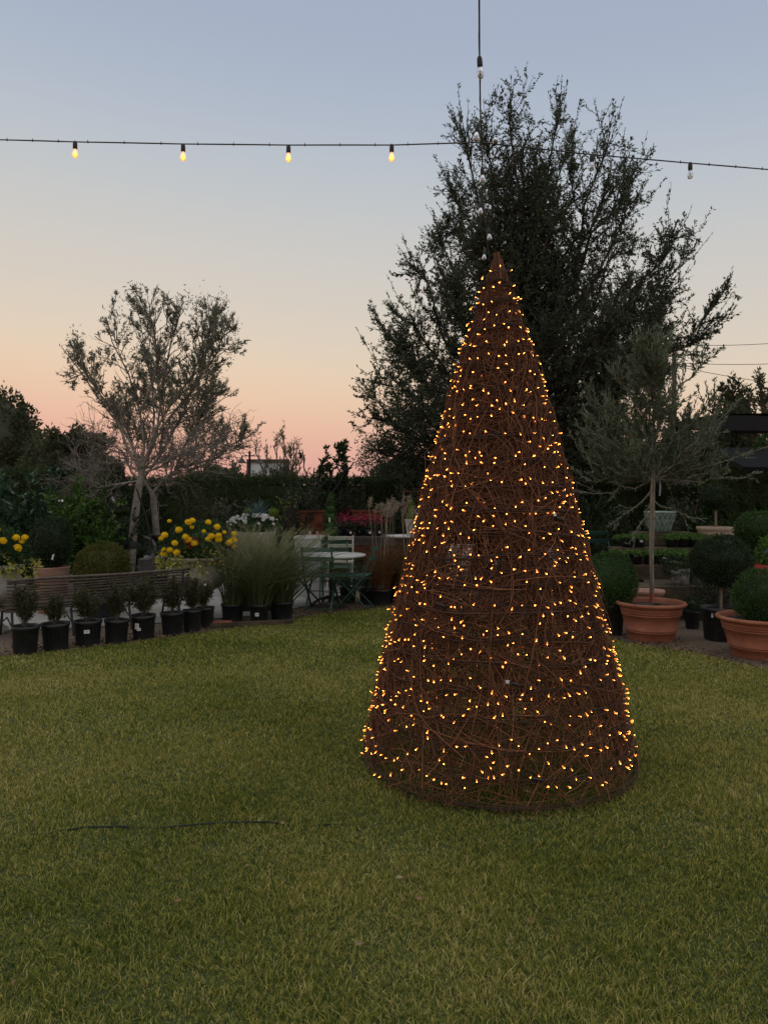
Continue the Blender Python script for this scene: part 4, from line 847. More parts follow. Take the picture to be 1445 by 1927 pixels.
# local: x along the bench, +y away from the camera = front of the seat
th = np.linspace(0, 1, 19); prof = []
for t in th:
    if t < .58:  u = t/.58; prof.append((-.02-.10*math.sin(u*math.pi*.5)*0+.16*u**1.5-.10+.03*math.cos(u*3), .63-.33*u))
    else: u = (t-.58)/.42; prof.append((.10+.42*u, .30+.02*math.cos(u*5)))
for k, (y_, z_) in enumerate(prof):
    g = G(); nseg = 24; xs = np.linspace(0, bl, nseg); sag = .004*np.sin(xs*4+k)
    nx_ = (-.9, .35) if k < 11 else (0, 1)
    g.tubes(np.stack([xs, np.full(nseg, y_)+sag, np.full(nseg, z_)+sag], 1), .011 if k else .017, 6, caps=True)
    g.build('slat', M['brz'], bench)
for xx in (.08, bl*.34, bl*.66, bl-.08):
    g = G(); pr = np.array([(xx, a+.012, b-.012) for a, b in prof]); g.tubes(pr, .011, 6); g.build('frame_rib', M['iron'], bench)
    for s in (-1, 1):
        y0 = .06 if s < 0 else .44; t = np.linspace(0, 1, 8); g = G(); g.tubes(np.stack([np.full(8, xx), y0+s*.10*t**1.5, .29*(1-t)], 1), .013, 6, caps=True); g.build('leg', M['iron'], bench)
    g = G(); g.tubes(np.array([(xx, .02, .13), (xx, .25, .22), (xx, .50, .13)]), .008, 5); g.build('brace', M['iron'], bench)

# ------------------------------------------------------------------ behind the bench
def ball_plant(name, label, px, d, rpx, py, pot=None, lm='box', cat='clipped ball', n=5200, Lf=.022, stem=False, grp=None, sq=1.0, Wf=.5):
    o = thing(name, label, cat, (X(px, d), d, 0), 0, grp); r = rpx*d/F; zc = Z(py, d)
    if pot: pot(o)
    g = G(); blob(g, (0, 0, zc), (r, r, r*sq), n, Lf, Lf*Wf, core=.84, shell=.075, lump=.03, dirw=1.0); u_ = unit(n//9); g.leaves(np.array([0, 0, zc])+u_*np.array([r, r, r*sq])*rng.uniform(.97, 1.07, (n//9, 1)), u_+unit(n//9)*.5, Lf*1.3, Lf*.6); g.build('foliage', L[lm], o)
    g = G(); g.lathe([(.018 if stem else .03, .12), (.014, zc-r*sq*.5)], 8); g.build('stem', M['stake'] if stem else M['barkd'], o)
    return o
def clay(profile, m, soilr, soilz):
    def f(o):
        g = G(); g.lathe(profile, 48); g.build('pot', M[m], o); g = G(); g.disc(soilr, soilz, 30); g.build('potting_soil', M['soil'], o)
    return f
ball_plant('clipped_ball', 'golden green clipped ball shrub behind the bench', 195, 9.4, 48, 1070, lambda o: nursery_pot(o, .2, .32), 'gold', n=6500, Lf=.03, sq=1.0)
r = 33*9.7/F; zr = Z(1066, 9.7)
o = ball_plant('clipped_shrub', 'dark egg shaped clipped shrub in a plain terracotta pot behind the bench', 98, 9.7, 36, 1020, clay([(0, 0), (r*.7, 0), (r*.97, zr-.02), (r, zr-.01), (r, zr), (r*.92, zr), (r*.9, zr-.06)], 'terra2', r*.91, zr-.04), 'boxd', n=5200, Lf=.028, sq=1.3)
g = G(); g.box((.13, -.27, Z(1046, 9.6)), (.022, .002, .07), ry=.25); g.build('plant_tag', M['tagw'], o)
# wicker chair
d = 11.0; wc = thing('wicker_armchair', 'grey wicker armchair with a curved high back, behind the old olive trunk', 'armchair', (X(232, d), d, 0), R(-20))
t = np.linspace(-.15, 1.15, 30)*math.pi
def arc(z0, z1, p=2, rx=.46, ry=.40): return np.stack([rx*np.cos(t), ry*np.sin(t), z0+(z1-z0)*np.clip(np.sin(t), 0, 1)**p], 1)
zt = Z(1020, d); za = Z(1050, d)
g = G(); top = arc(za, zt+.05, 1.2); bot = arc(.30, .30, rx=.43, ry=.37); n_ = len(t); rows = 10
V = np.concatenate([bot*(1-k/rows)+top*(k/rows) for k in range(rows+1)]); fq = [(k*n_+i, k*n_+i+1, (k+1)*n_+i+1, (k+1)*n_+i) for k in range(rows) for i in range(n_-1)]
for k in range(1, rows*2): g.tubes((bot*(1-k/rows/2)+top*(k/rows/2))*np.array([1.015, 1.015, 1]), .006, 4)
for i in range(0, n_, 2): g.tubes(np.stack([bot[i]*np.array([1.02, 1.02, 1]), top[i]*np.array([1.02, 1.02, 1])]), .007, 4)
g.build('backrest', M['wick'], wc)
g = G(); g.tubes(top, .024, 8, caps=True); g.build('rim', M['wick'], wc)
g = G(); g.box((0, 0, .31), (.56, .54, .07)); g.build('seat', M['wick'], wc)
for sx, sy in ((-.26, -.24), (.26, -.24), (-.24, .24), (.24, .24)):
    g = G(); g.tubes(np.array([(sx*1.08, sy*1.08, 0), (sx, sy, .28)]), .018, 8); g.build('leg', M['wick'], wc)
# white side table
d = 11.5; o = thing('side_table', 'small white slatted side table right of the wicker armchair', 'side table', (X(300, d), d, 0), R(12)); zt = Z(1049, d)
g = G()
for k in range(8): g.box((0, -.21+k*.06, zt), (.62, .05, .02))
g.build('table_top', M['white'], o)
for sx, sy in ((-.28, -.2), (.28, -.2), (-.28, .2), (.28, .2)):
    g = G(); g.box((sx, sy, (zt-.012)/2), (.035, .035, zt-.012)); g.build('leg', M['white'], o)

# laurel and citrus behind
def big_leaf(name, label, px, d, py0, py1, wpx, n, Ls, Ws, lm, grp=None, cat='shrub'):
    o = thing(name, label, cat, (X(px, d), d, 0), 0, grp); z1 = Z(py0, d); z0 = max(.1, Z(py1, d)); w_ = wpx*d/F
    tgs = np.stack([rng.uniform(-w_/2, w_/2, 20), rng.uniform(-.35, .25, 20), rng.uniform(z0+.25*(z1-z0), z1, 20)], 1); P = limbs(np.tile([(0, 0, .05)], (20, 1)), tgs, 6, .1, .03)
    S = spawn(P, 130, .25, 1, .6, .8, .3, .2, .42); g = G(); g.tubes(P, taper(P, .014, .005), 5); g.tubes(S, .003, 3); g.build('stem', M['barkd'], o)
    g = G(); p, d_ = along(S, n, .1, 1, .9, .7); g.leaves(p, d_+np.array([0, -.3, .1]), rng.uniform(Ls*.7, Ls*1.2, n), rng.uniform(Ws*.8, Ws*1.2, n)); p, d_ = along(P, n//3, .3, 1, .9); g.leaves(p, d_, Ls, Ws)
    g.build('foliage', L[lm], o); return o
big_leaf('laurel_shrub', 'large dark laurel with glossy bluish leaves at the left edge', 25, 10.6, 888, 1060, 230, 2300, .115, .05, 'laurel')
big_leaf('laurel_shrub', 'dark laurel bush filling the gap behind the terracotta pot', 70, 11.3, 930, 1080, 200, 1700, .10, .045, 'laurel')
o = big_leaf('citrus_shrub', 'bright green leafy citrus bush between the laurel and the old olive', 165, 10.4, 918, 1050, 120, 1900, .085, .042, 'citrus')
g = G(); g.box((-.18, -.38, Z(942, 10.1)), (.03, .002, .03)); g.box((-.22, -.38, Z(942, 10.1)), (.018, .002, .018)); g.build('plant_tag', M['tagw'], o)
big_leaf('citrus_shrub', 'darker citrus bush low down behind the golden ball', 205, 10.9, 960, 1090, 150, 1500, .075, .038, 'boxd')
o = thing('conical_evergreen', 'dark cone shaped evergreen with a white tag beside the olive trunk', 'conifer', (X(222, 11.8), 11.8, 0)); g = G()
for k in range(9): blob(g, (rng.normal(0, .02), 0, .25+k*.2), (.36*(1-k/11), .36*(1-k/11), .17), 650, .05, .02, core=.85)
g.build('foliage', L['boxd'], o); g = G(); g.tubes(np.array([(0, 0, 0), (0, 0, .4)]), .03, 6); g.build('stem', M['barkd'], o); g = G(); g.box((.06, -.36, Z(940, 11.5)), (.035, .002, .09), ry=-.5); g.build('plant_tag', M['tagw'], o)

# assorted small trees and shrubs in the dark middle distance
MID = [('airy grey shrub standing behind the yellow flower urn', 375, 13.6, 905, 1060, 95, 1500, .05, .018, 'far2'), ('grey green shrub left of the agave', 440, 13.4, 908, 1040, 70, 1500, .045, .016, 'oliveold'),
       ('tall dark shrub right of the little round topiary', 570, 13.2, 905, 1010, 70, 1500, .06, .025, 'boxd'), ('slim grey tree with twiggy top above the rusted planter', 590, 13.8, 915, 1000, 50, 900, .045, .015, 'oliveold'),
       ('dark shrub just left of the flowering kale', 500, 13.9, 912, 1010, 90, 1600, .05, .022, 'boxd'), ('dark shrub behind the rusty obelisk', 775, 14.2, 905, 1010, 80, 1300, .06, .025, 'boxd'),
       ('dark potted shrub between the two rusted planters', 660, 14.4, 915, 985, 60, 900, .05, .022, 'boxd'), ('mid green shrub right behind the cone tree at chair height', 1010, 12.2, 950, 1090, 140, 1700, .06, .03, 'boxd'),
       ('low green shrub seen through the cone', 900, 12.8, 960, 1090, 120, 1500, .06, .03, 'boxd'), ('leafy shrub beneath the oak right of the cone', 1100, 13.2, 930, 1080, 130, 1800, .06, .025, 'boxd')]
for lb, px, d, a, b, w_, n, l_, ww, m_ in MID: big_leaf('background_shrub', lb, px, d, a, b, w_, n, l_, ww, m_, 'shrubs in the dark middle distance')
o = big_leaf('lime_shrub', 'small shrub with lime green top leaves behind the tall grasses', 548, 12.7, 920, 1000, 26, 130, .06, .026, 'lime')
o = thing('dwarf_conifer', 'narrow dark conifer in front of the rusted planters', 'conifer', (X(622, 12.4), 12.4, 0)); g = G()
for k in range(9): blob(g, (0, 0, .35+k*.13), (.2*(1-k/10), .2*(1-k/10), .12), 330, .035, .014, core=.8)
g.build('foliage', L['box'], o); g = G(); g.tubes(np.array([(0, 0, 0), (0, 0, .5)]), .02, 6); g.build('stem', M['barkd'], o); g = G(); g.box((0, -.22, Z(978, 12.2)), (.02, .002, .07)); g.build('plant_tag', M['tagw'], o)
for px, lb in ((469, 'small lime topiary ball left of the agave'), (515, 'small lime topiary ball right of the agave')):
    ball_plant('topiary_ball', lb, px, 12.6, 8.5, 965, lambda o: nursery_pot(o, .12, .22), 'lime', 'topiary', 900, .018, True, 'pair of small topiary balls')

# planters of rusted steel, red flowers, dark display table
def planter(name, label, px0, px1, py, d, m, dep=.45, cat='planter', grp=None):
    o = thing(name, label, cat, (X((px0+px1)/2, d), d, 0), 0, grp); w_ = (px1-px0)*d/F; h = Z(py, d)
    g = G()
    for c, s_ in (((0, -dep/2, h/2), (w_, .02, h)), ((0, dep/2, h/2), (w_, .02, h)), ((-w_/2+.01, 0, h/2), (.018, dep-.024, h-.004)), ((w_/2-.01, 0, h/2), (.018, dep-.024, h-.004))): g.box(c, s_)
    g.build('box', M[m], o)
    g = G(); g.box((0, -dep/2-.005, h), (w_+.04, .05, .03)); g.box((0, dep/2+.005, h), (w_+.04, .05, .03)); g.box((-w_/2, 0, h), (.05, dep-.05, .028)); g.box((w_/2, 0, h), (.05, dep-.05, .028)); g.build('rim', M[m], o)
    g = G(); g.box((0, 0, h-.06), (w_-.06, dep-.06, .02)); g.build('potting_soil', M['soil'], o); return o
planter('steel_planter', 'tall rusted steel planter left of the narrow conifer', 565, 608, 962, 13.3, 'corten', grp='rusted steel planters')
planter('steel_planter', 'rusted steel planter in the back, highest rim of the three', 626, 662, 954, 14.6, 'corten', grp='rusted steel planters')
planter('steel_planter', 'long rusted steel trough behind the magenta flowers', 664, 718, 961, 14.2, 'corten', grp='rusted steel planters')
def trestle(label, px0, px1, py, d, dep, m='woodd', n=4):
    o = thing('display_table', label, 'table', (X((px0+px1)/2, d), d, 0)); w_ = (px1-px0)*d/F; h = Z(py, d); g = G()
    for k in range(n): g.box((0, -dep/2+(k+.5)*dep/n, h-.02), (w_, dep/n-.012, .04))
    g.build('table_top', M[m], o)
    for sx in (-w_/2+.12, 0, w_/2-.12):
        for sy in (-dep/2+.08, dep/2-.08):
            g = G(); g.box((sx, sy, (h-.045)/2), (.07, .07, h-.045)); g.build('leg', M[m], o)
    g = G(); g.box((0, -dep/2+.03, h-.09), (w_-.1, .03, .08)); g.build('apron', M[m], o); return h
zt = trestle('long dark wooden display table behind the bistro set', 552, 900, 1008, 12.9, .9)
n_ = 0
for px, d, c in ((640, 12.9, 'mag'), (658, 12.8, 'mag'), (676, 12.9, 'mag'), (694, 12.8, 'mag'), (712, 12.9, 'mag'), (650, 13.2, 'mag'), (686, 13.2, 'mag')):
    o = thing('potted_flower', ('magenta flowers, leftmost pot on the dark display table', 'magenta flowers, second pot on the display table', 'magenta flowers, third pot on the display table', 'magenta flowers, fourth pot on the display table', 'magenta flowers, rightmost pot beside the copper grass', 'back row magenta flowers, left pot', 'back row magenta flowers, right pot')[n_], 'potted flower', (X(px, d), d, zt), 0, 'magenta flowers on the display table'); n_ += 1
    g = G(); g.lathe([(0, 0), (.055, 0), (.075, .11), (.07, .11), (0, .1)], 14); g.build('pot', M['plast'], o)
    g = G(); blob(g, (0, 0, .17), (.12, .11, .10), 320, .04, .018, core=.6); g.build('foliage', L['boxd'], o); g = G(); P = rng.normal(0, 1, (100, 3))*np.array([.085, .08, .04])+[0, -.01, .24+.05*(n_ > 5)]; g.leaves(P, unit(100)+np.array([0, -.3, .6]), .032, .024); g.build('blossom', L[c], o)
    if n_ in (2, 4, 5): g = G(); g.box((.02, -.085, .06), (.03, .002, .035)); g.build('price_tag', M['tagw'], o)
for i, (px, lb) in enumerate(((583, 'white candle in a small dish, leftmost on the display table'), (597, 'brown candle in a small dish, second on the display table'), (615, 'candle in a mossy dish, right of the others on the display table'))):
    o = thing('candle_dish', lb, 'candle', (X(px, 12.6), 12.6, zt), 0, 'candles on the display table'); g = G(); g.lathe([(0, 0), (.05, 0), (.075, .03), (.07, .035), (0, .02)], 14); g.build('dish', M['terra2'], o); g = G(); g.lathe([(0, .02), (.022, .02), (.022, .085), (0, .085)], 12); g.build('candle', M['white'] if i != 1 else M['beige'], o)
# rusty obelisk
d = 12.2; o = thing('garden_obelisk', 'thin rusty garden trellis standing left of the cone', 'trellis', (X(776, d), d, 0)); zt2 = Z(918, d); g = G()
for sx in (-.14, .14):
    for sy in (-.1, .1): g.tubes(np.array([(sx, sy, 0), (sx, sy, zt2)]), .006, 5)
for z_ in (zt2-.06, zt2-.3, zt2-.55, zt2-.9): g.tubes(np.array([(-.15, -.1, z_), (.15, -.1, z_)]), .005, 5); g.tubes(np.array([(-.15, .1, z_), (.15, .1, z_)]), .005, 5); g.tubes(np.array([(-.14, -.1, z_), (-.14, .1, z_)]), .005, 5); g.tubes(np.array([(.14, -.1, z_), (.14, .1, z_)]), .005, 5)
g.build('frame', M['corten'], o)
# round white table with small conifer in white pot
def round_table(label, px, d, py, rpx, grp='round white tables', ped='iron', rz_=0):
    o = thing('round_table', label, 'table', (X(px, d), d, 0), 0, grp); h = Z(py, d); r = rpx*d/F
    g = G(); g.lathe([(0, h-.018), (r-.02, h-.018), (r, h-.03), (r+.004, h-.012), (r, h), (0, h)], 48); g.build('table_top', M['white'], o)
    g = G(); g.lathe([(.05, .05), (.035, .1), (.03, h-.1), (.06, h-.02)], 12); g.build('pedestal', M[ped], o)
    g = G()
    for k in range(4):
        a = k*math.pi/2+.5; t = np.linspace(0, 1, 6); g.tubes(np.stack([.30*t*math.cos(a), .30*t*math.sin(a), .10-.085*t**2+.03*np.sin(t*3)], 1), .018, 6)
    g.build('base', M[ped], o); return h
h1 = round_table('white round bistro table between the two green folding chairs', 624, 10.35, 1043, 64)
h2 = round_table('smaller round white table beside the cone carrying a white pot', 762, 11.2, 1007, 35)
d = 11.1; o = thing('potted_conifer', 'tiny lime conifer in a white pot on the small round table', 'potted conifer', (X(773, d), d, h2))
g = G(); g.lathe([(0, 0), (.055, 0), (.085, .22), (.09, .235), (.08, .235), (0, .21)], 20); g.build('pot', M['white'], o); g = G()
for k in range(6): blob(g, (0, 0, .23+k*.045), (.07*(1-k/7), .07*(1-k/7), .05), 160, .03, .010, core=.8)
g.build('foliage', L['lime'], o)
g = G(); g.box((.10, -.05, .27), (.062, .003, .115)); g.box((.10, -.0525, .30), (.04, .001, .012), 1); g.box((.10, -.0525, .25), (.045, .001, .006), 1); g.box((.10, -.0525, .235), (.03, .001, .006), 1); g.tubes(np.array([(.07, 0, .2), (.10, -.046, .27)]), .002, 4); g.build('plant_tag', [M['tagw'], M['ink']], o)

# folding chairs: profile u forward, z up
def folding_chair(name, label, m, loc, rz_, grp, sc_=1.0):
    o = thing(name, label, 'folding chair', loc, rz_, grp)
    for s in (-1, 1):
        y_ = s*.19
        g = G(); g.bar((-.29, y_, .84), (-.16, y_, .44), .022, .014, up=(1, 0, 0)); g.bar((-.16, y_, .441), (.24, y_, 0), .024, .014, up=(1, 0, 0)); g.build('back_leg', M[m], o)
        g = G(); g.bar((.20, y_*.86, .43), (-.24, y_*.86, 0), .024, .014, up=(1, 0, 0)); g.build('front_leg', M[m], o)
    for p_, q_ in (((.20, -.17, .02), (.20, .17, .02)), ((-.21, -.17, .05), (-.21, .17, .05)), ((.02, -.19, .245), (.02, .19, .245))):
        g = G(); g.bar(p_, q_, .012, .012); g.build('stretcher', M[m], o)
    for k in range(5):
        g = G(); g.box((-.15+k*.085, 0, .452), (.064, .42, .014)); g.build('seat_slat', M[m], o)
    for z_, u_ in ((.80, -.272), (.68, -.235)):
        g = G(); g.box((u_, 0, z_), (.012, .42, .055), ry=.3); g.build('back_slat', M[m], o)
    return o
ch = folding_chair('folding_chair', 'green folding chair seen side-on at the right of the bistro table', 'gmetal', (X(668, 10.0), 10.0, 0), R(180-12), 'green folding chairs')
dup(ch, (X(605, 9.95), 9.95, 0), R(82), 'green folding chair in front of the bistro table, seen from behind')
dup(ch, (X(572, 10.4), 10.45, 0), R(10), 'green folding chair left of the bistro table, partly hidden by tall grass')
dup(ch, (X(628, 11.1), 11.1, 0), R(-88), 'green folding chair on the far side of the bistro table facing us')
dup(ch, (X(1135, 11.2), 11.2, .12), R(-80), 'dark green folding chair in the shade right of the cone')
cw = folding_chair('folding_chair', 'cream folding chair behind the bistro table', 'cream', (X(640, 12.0), 12.0, 0), R(-90), 'cream chairs')
# pale planter box
o = planter('planter_box', 'tall square white planter box behind the bistro table', 558, 605, 1011, 11.4, 'white', .4)
# green glazed bowl
d = 13.2; o = thing('glazed_bowl', 'olive green glazed bowl planter on the gravel right of the bistro table', 'garden pot', (X(667, d), d, .1)); rr = 22*d/F; hh_ = Z(1047, d)-.1
g = G(); g.lathe([(0, 0), (.11, 0), (.10, .03), (.08, .05), (rr*.55, .09), (rr*.88, hh_*.5), (rr*.93, hh_*.85), (rr, hh_*.93), (rr*1.03, hh_), (rr*.95, hh_), (rr*.85, hh_*.8), (0, hh_*.7)], 36)
t = np.linspace(0, 2*math.pi, 73); g.tubes(np.stack([rr*.93*np.cos(t), rr*.93*np.sin(t), hh_*(.62-.10*np.abs(np.sin(t*2.5)))], 1), .008, 5); g.build('bowl', M['glazg'], o)
g = G(); g.lathe([(0, -.1), (.16, -.1), (.16, -.003), (0, -.003)], 16); g.build('foot', M['stone'], o)

# ------------------------------------------------------------------ right hand side
def rim_pot(r, h):
    return [(0, 0), (r*.66, 0), (r*.665, .008), (r*.70, h*.22), (r*.725, h*.225), (r*.73, h*.245), (r*.715, h*.25), (r*.72, h*.27), (r*.738, h*.275), (r*.74, h*.295), (r*.728, h*.30), (r*.83, h*.66), (r*.85, h*.665), (r*.85, h*.685), (r*.835, h*.69),
            (r*.845, h*.72), (r*.865, h*.725), (r*.865, h*.745), (r*.85, h*.75), (r*.86, h*.78), (r*.88, h*.785), (r*.88, h*.80), (r*.87, h*.81), (r*.90, h*.88), (r*.96, h*.895), (r*1.0, h*.925), (r*1.005, h*.955), (r*.985, h*.985), (r*.95, h), (r*.91, h*.985), (r*.88, h*.93), (r*.84, h*.72)]
def big_pot(o, r, h):
    g = G(); g.lathe(rim_pot(r, h), 72); g.build('pot', M['terra'], o); g = G(); g.disc(r*.865, h*.86, 40); g.build('potting_soil', M['soil'], o)
# potted olive
d = 7.98; r = 64.5*7.9/F; h = Z(1131, d)
ol = thing('potted_olive_tree', 'young grey green olive tree in a big ringed terracotta pot', 'olive tree', (X(1224, d), d, 0)); big_pot(ol, r, h); bx = X(1224, d)
def q(a, b, dy=0.0): return (X(a, d)-bx, dy, Z(b, d))
gt = G(); trk = np.array([q(1227, 1136), q(1226, 1050), q(1228, 980), q(1229, 920), q(1231, 860), q(1230, 800), q(1228, 740)]); gt.tubes(trk, [.021, .019, .018, .017, .015, .012, .008], 8)
tl = [(1080, 762), (1095, 800), (1110, 730), (1150, 700), (1180, 670), (1210, 650), (1240, 645), (1270, 655), (1290, 680), (1310, 710), (1330, 740), (1345, 770), (1355, 800), (1120, 860), (1100, 890), (1330, 850), (1375, 870), (1300, 830), (1160, 800), (1200, 720), (1260, 720), (1240, 760), (1290, 770), (1180, 760), (1140, 820), (1250, 690), (1220, 690), (1145, 760), (1320, 800), (1180, 850), (1270, 850), (1200, 830), (1255, 820), (1160, 880), (1300, 880), (1215, 790), (1235, 680), (1190, 640), (1265, 630), (1100, 830), (1340, 820), (1150, 850)]
tl = [(1226+(a-1226)*.97, b+14) for a, b in tl]
T = np.array([(X(a, d)-bx, rng.uniform(-.55, .55)*(1 if 660 < b < 880 else .5), Z(b, d)) for a, b in tl]); hs_ = np.clip(T[:, 2]-.25-np.abs(T[:, 0])*.6, Z(905, d), Z(740, d)); st = np.stack([np.interp(hs_, trk[:, 2], trk[:, 0]), 0*hs_, hs_], 1)
Lb = limbs(st, T, 8, .0, .02); gt.tubes(Lb, taper(Lb, .010, .0035), 5)
S = spawn(Lb, 680, .12, 1, .6, .75, .55, .14, .38, curl=.2, K=5); gt.tubes(S, taper(S, .004, .002), 4)
low = limbs(np.array([q(1229, 905), q(1229, 915), q(1230, 900), q(1228, 940), q(1230, 880), q(1229, 930)]), np.array([q(1068, 925, -.2), q(1130, 990, -.25), q(1400, 890, -.2), q(1310, 975, -.15), q(1425, 840, -.3), q(1170, 1020, -.2)]), 9, -.25, .02); gt.tubes(low, taper(low, .006, .0025), 4)
S2 = spawn(low, 26, .3, 1, .8, .5, .0, .15, .35, K=4); gt.tubes(S2, .002, 3); gt.build('trunk', M['barkp'], ol)
gl = G()
for W_, n in ((S, 21000), (Lb, 2600), (S2, 300), (low, 260)):
    p, dd = along(W_, n, .05, 1, .65, .9); gl.leaves(p+rng.normal(0, .004, p.shape), dd, rng.uniform(.036, .066, n), rng.uniform(.009, .014, n))
gl.build('crown', L['olive'], ol)
g = G(); g.tubes(np.array([q(1222, 1140, -.03), q(1221, 1010, -.03), q(1224, 880, -.03)]), .012, 8, caps=True); g.build('stake', M['stake'], ol)
g = G(); g.tubes(np.array([q(1238, 898, -.03), q(1239, 915, -.04), q(1238, 933, -.035)]), [.004, .011, .010], 4); g.build('trunk_tape', M['lilac'], ol)
g = G(); g.box(q(1223, 1126, -.05), (.018, .004, .11), ry=.15); g.build('ribbon', M['red'], ol)
g = G(); g.tubes(np.array([q(1190, 1134, -.1), q(1215, 1137, -.08), q(1236, 1136, -.06)]), .017, 6, caps=True); g.build('irrigation_stub', M['plast'], ol)
# right big pot with boxwood ball
d = 7.15; r = 82*7.1/F; h = Z(1158, d)
ball_plant('potted_boxwood', 'dense boxwood ball in the big terracotta pot cut by the right edge', 1433, d, 52, 1125, lambda o: big_pot(o, r, h), 'box', n=7500, Lf=.020, cat='potted boxwood')
# black pot boxwood by the cone
ball_plant('potted_boxwood', 'large boxwood ball in a black pot touching the right side of the cone', 1147, 8.25, 48, 1094, lambda o: nursery_pot(o, .155, .33), 'box', n=8500, Lf=.022, cat='potted boxwood', sq=1.12)
# standard ball in big black pot
ball_plant('topiary_tree', 'broad dark clipped head on a short trunk, between the two terracotta pots', 1356, 7.95, 52, 1056, lambda o: nursery_pot(o, .20, Z(1143, 7.9), ((-50, .8, .02, .05),)), 'boxd', n=9500, Lf=.022, stem=True, sq=.92, cat='topiary')
# standard ball further back at right edge
ball_plant('topiary_tree', 'round clipped head on a slim pale trunk near the right edge', 1425, 9.0, 40, 997, lambda o: nursery_pot(o, .17, .3), 'box', n=6000, Lf=.022, stem=True, sq=.85, cat='topiary')
# beige pot on plinth with dark topiary
d = 10.5; r = 34.5*d/F; zr = Z(991, d); zb = .62
o = thing('brick_plinth', 'rough timber block under the beige clay pot', 'plinth', (X(1346, d), d, 0)); g = G(); g.box((0, 0, (zb-.004)/2), (.6, .5, zb-.004)); g.build('block', M['woodd'], o)
o = thing('potted_topiary', 'dark round topiary in a wide beige clay pot with moulded rim', 'potted topiary', (X(1346, d), d, zb)); hh_ = zr-zb
g = G(); g.lathe([(0, 0), (r*.78, 0), (r*.86, hh_*.72), (r*.87, hh_*.74), (r*.93, hh_*.76), (r*.94, hh_*.80), (r*.90, hh_*.82), (r*.96, hh_*.88), (r*1.0, hh_*.92), (r*1.0, hh_*.99), (r*.97, hh_), (r*.88, hh_), (r*.86, hh_*.9)], 48)
for k in range(5):
    a = -math.pi/2+(k-2)*.5; t = np.linspace(0, 1, 8); g.tubes(np.stack([(r*.85)*np.cos(a+.25*t), (r*.85)*np.sin(a+.25*t), hh_*(.6-.12*np.sin(t*math.pi))], 1), .008, 5)
g.build('pot', M['beige'], o); g = G(); g.disc(r*.87, hh_*.93, 30); g.build('potting_soil', M['soil'], o)
g = G(); g.tubes(np.array([(0, 0, hh_*.9), (0, 0, Z(955, d)-zb)]), .016, 7); g.build('stem', M['stake'], o)
g = G(); blob(g, (0, 0, Z(934, d)-zb), (27*d/F, 27*d/F, 25*d/F), 4200, .026, .013, core=.86, shell=.07, lump=.03); g.build('foliage', L['boxd'], o)
# plant stand with three tiers
def shelf(label, px0, px1, pyt, d, dep=.35):
    o = thing('timber_shelf', label, 'shelf', (X((px0+px1)/2, d), d, 0), 0, 'timber shelves and tiers'); w_ = (px1-px0)*d/F; h = Z(pyt, d)
    g = G(); g.box((0, -dep/4, h-.02), (w_, dep/2-.01, .04)); g.box((0, dep/4, h-.02), (w_, dep/2-.01, .04)); g.build('board', M['wood'], o)
    for sx in (-w_/2+.06, w_/2-.06):
        g = G(); g.box((sx, 0, (h-.045)/2), (.08, dep-.06, h-.045)); g.build('support', M['wood'], o)
    g = G(); g.box((0, -dep/2+.01, h-.11), (w_-.02, .03, .13)); g.build('front_board', M['wood'], o); return h
s1 = shelf('lowest tier of the timber plant stand, with a white crackled pot', 1165, 1312, 1100, 9.35, .5)
s2 = shelf('middle tier of the timber plant stand, holding a row of ferns', 1150, 1310, 1062, 9.9)
s3 = shelf('upper tier of the timber plant stand behind the ferns', 1150, 1318, 1030, 10.35)
s4 = shelf('top tier of the timber plant stand under the pale green glazed pot', 1190, 1300, 1001, 10.8)
k = 0
nm = {2: 'middle', 3: 'upper'}
for tier, zs, d, xs in ((2, s2, 9.9, (1170, 1196, 1222, 1246, 1275, 1300)), (3, s3, 10.35, (1180, 1202, 1262, 1285, 1305))):
    for j, px in enumerate(xs):
        side = ['first', 'second', 'third', 'fourth', 'fifth', 'sixth'][j]
        fs = rng.uniform(.8, 1.35); o = thing('potted_fern', '%s bright green fern from the left on the %s tier of the plant stand' % (side, nm[tier]), 'potted fern', (X(px, d), d, zs), rng.uniform(0, 6), 'potted ferns on the plant stand')
        g = G(); g.lathe([(0, 0), (.065, 0), (.085, .13), (.09, .14), (.08, .14), (0, .12)], 16); g.build('pot', M['plast'], o)
        n = 26; a = rng.uniform(0, 6.28, n); t = np.linspace(0, 1, 5)[None]; Lf = fs*rng.uniform(.10, .24, n)[:, None]; P = np.stack([np.cos(a)[:, None]*Lf*t*.9, np.sin(a)[:, None]*Lf*t*.9, .13+Lf*(t*.85-.9*t**2)*rng.uniform(.5, 1.3, n)[:, None]+0*t], -1)
        g = G(); g.tubes(P, .0016, 3); p, dd = along(P, 420, .15, 1, .9, .5); g.leaves(p, dd, .036, .014); g.build('fronds', L['fern'], o)
        if (tier, j) in ((2, 2), (2, 3), (3, 1)):
            g = G(); g.box((0, 0, 0), (.045, .002, .028)); t_ = g.build('price_tag', M['tagw'], o); a_ = -o.rotation_euler[2]-math.pi/2; t_.location = (.088*math.cos(a_), .088*math.sin(a_), .09); t_.rotation_euler = (0, 0, a_+math.pi/2)
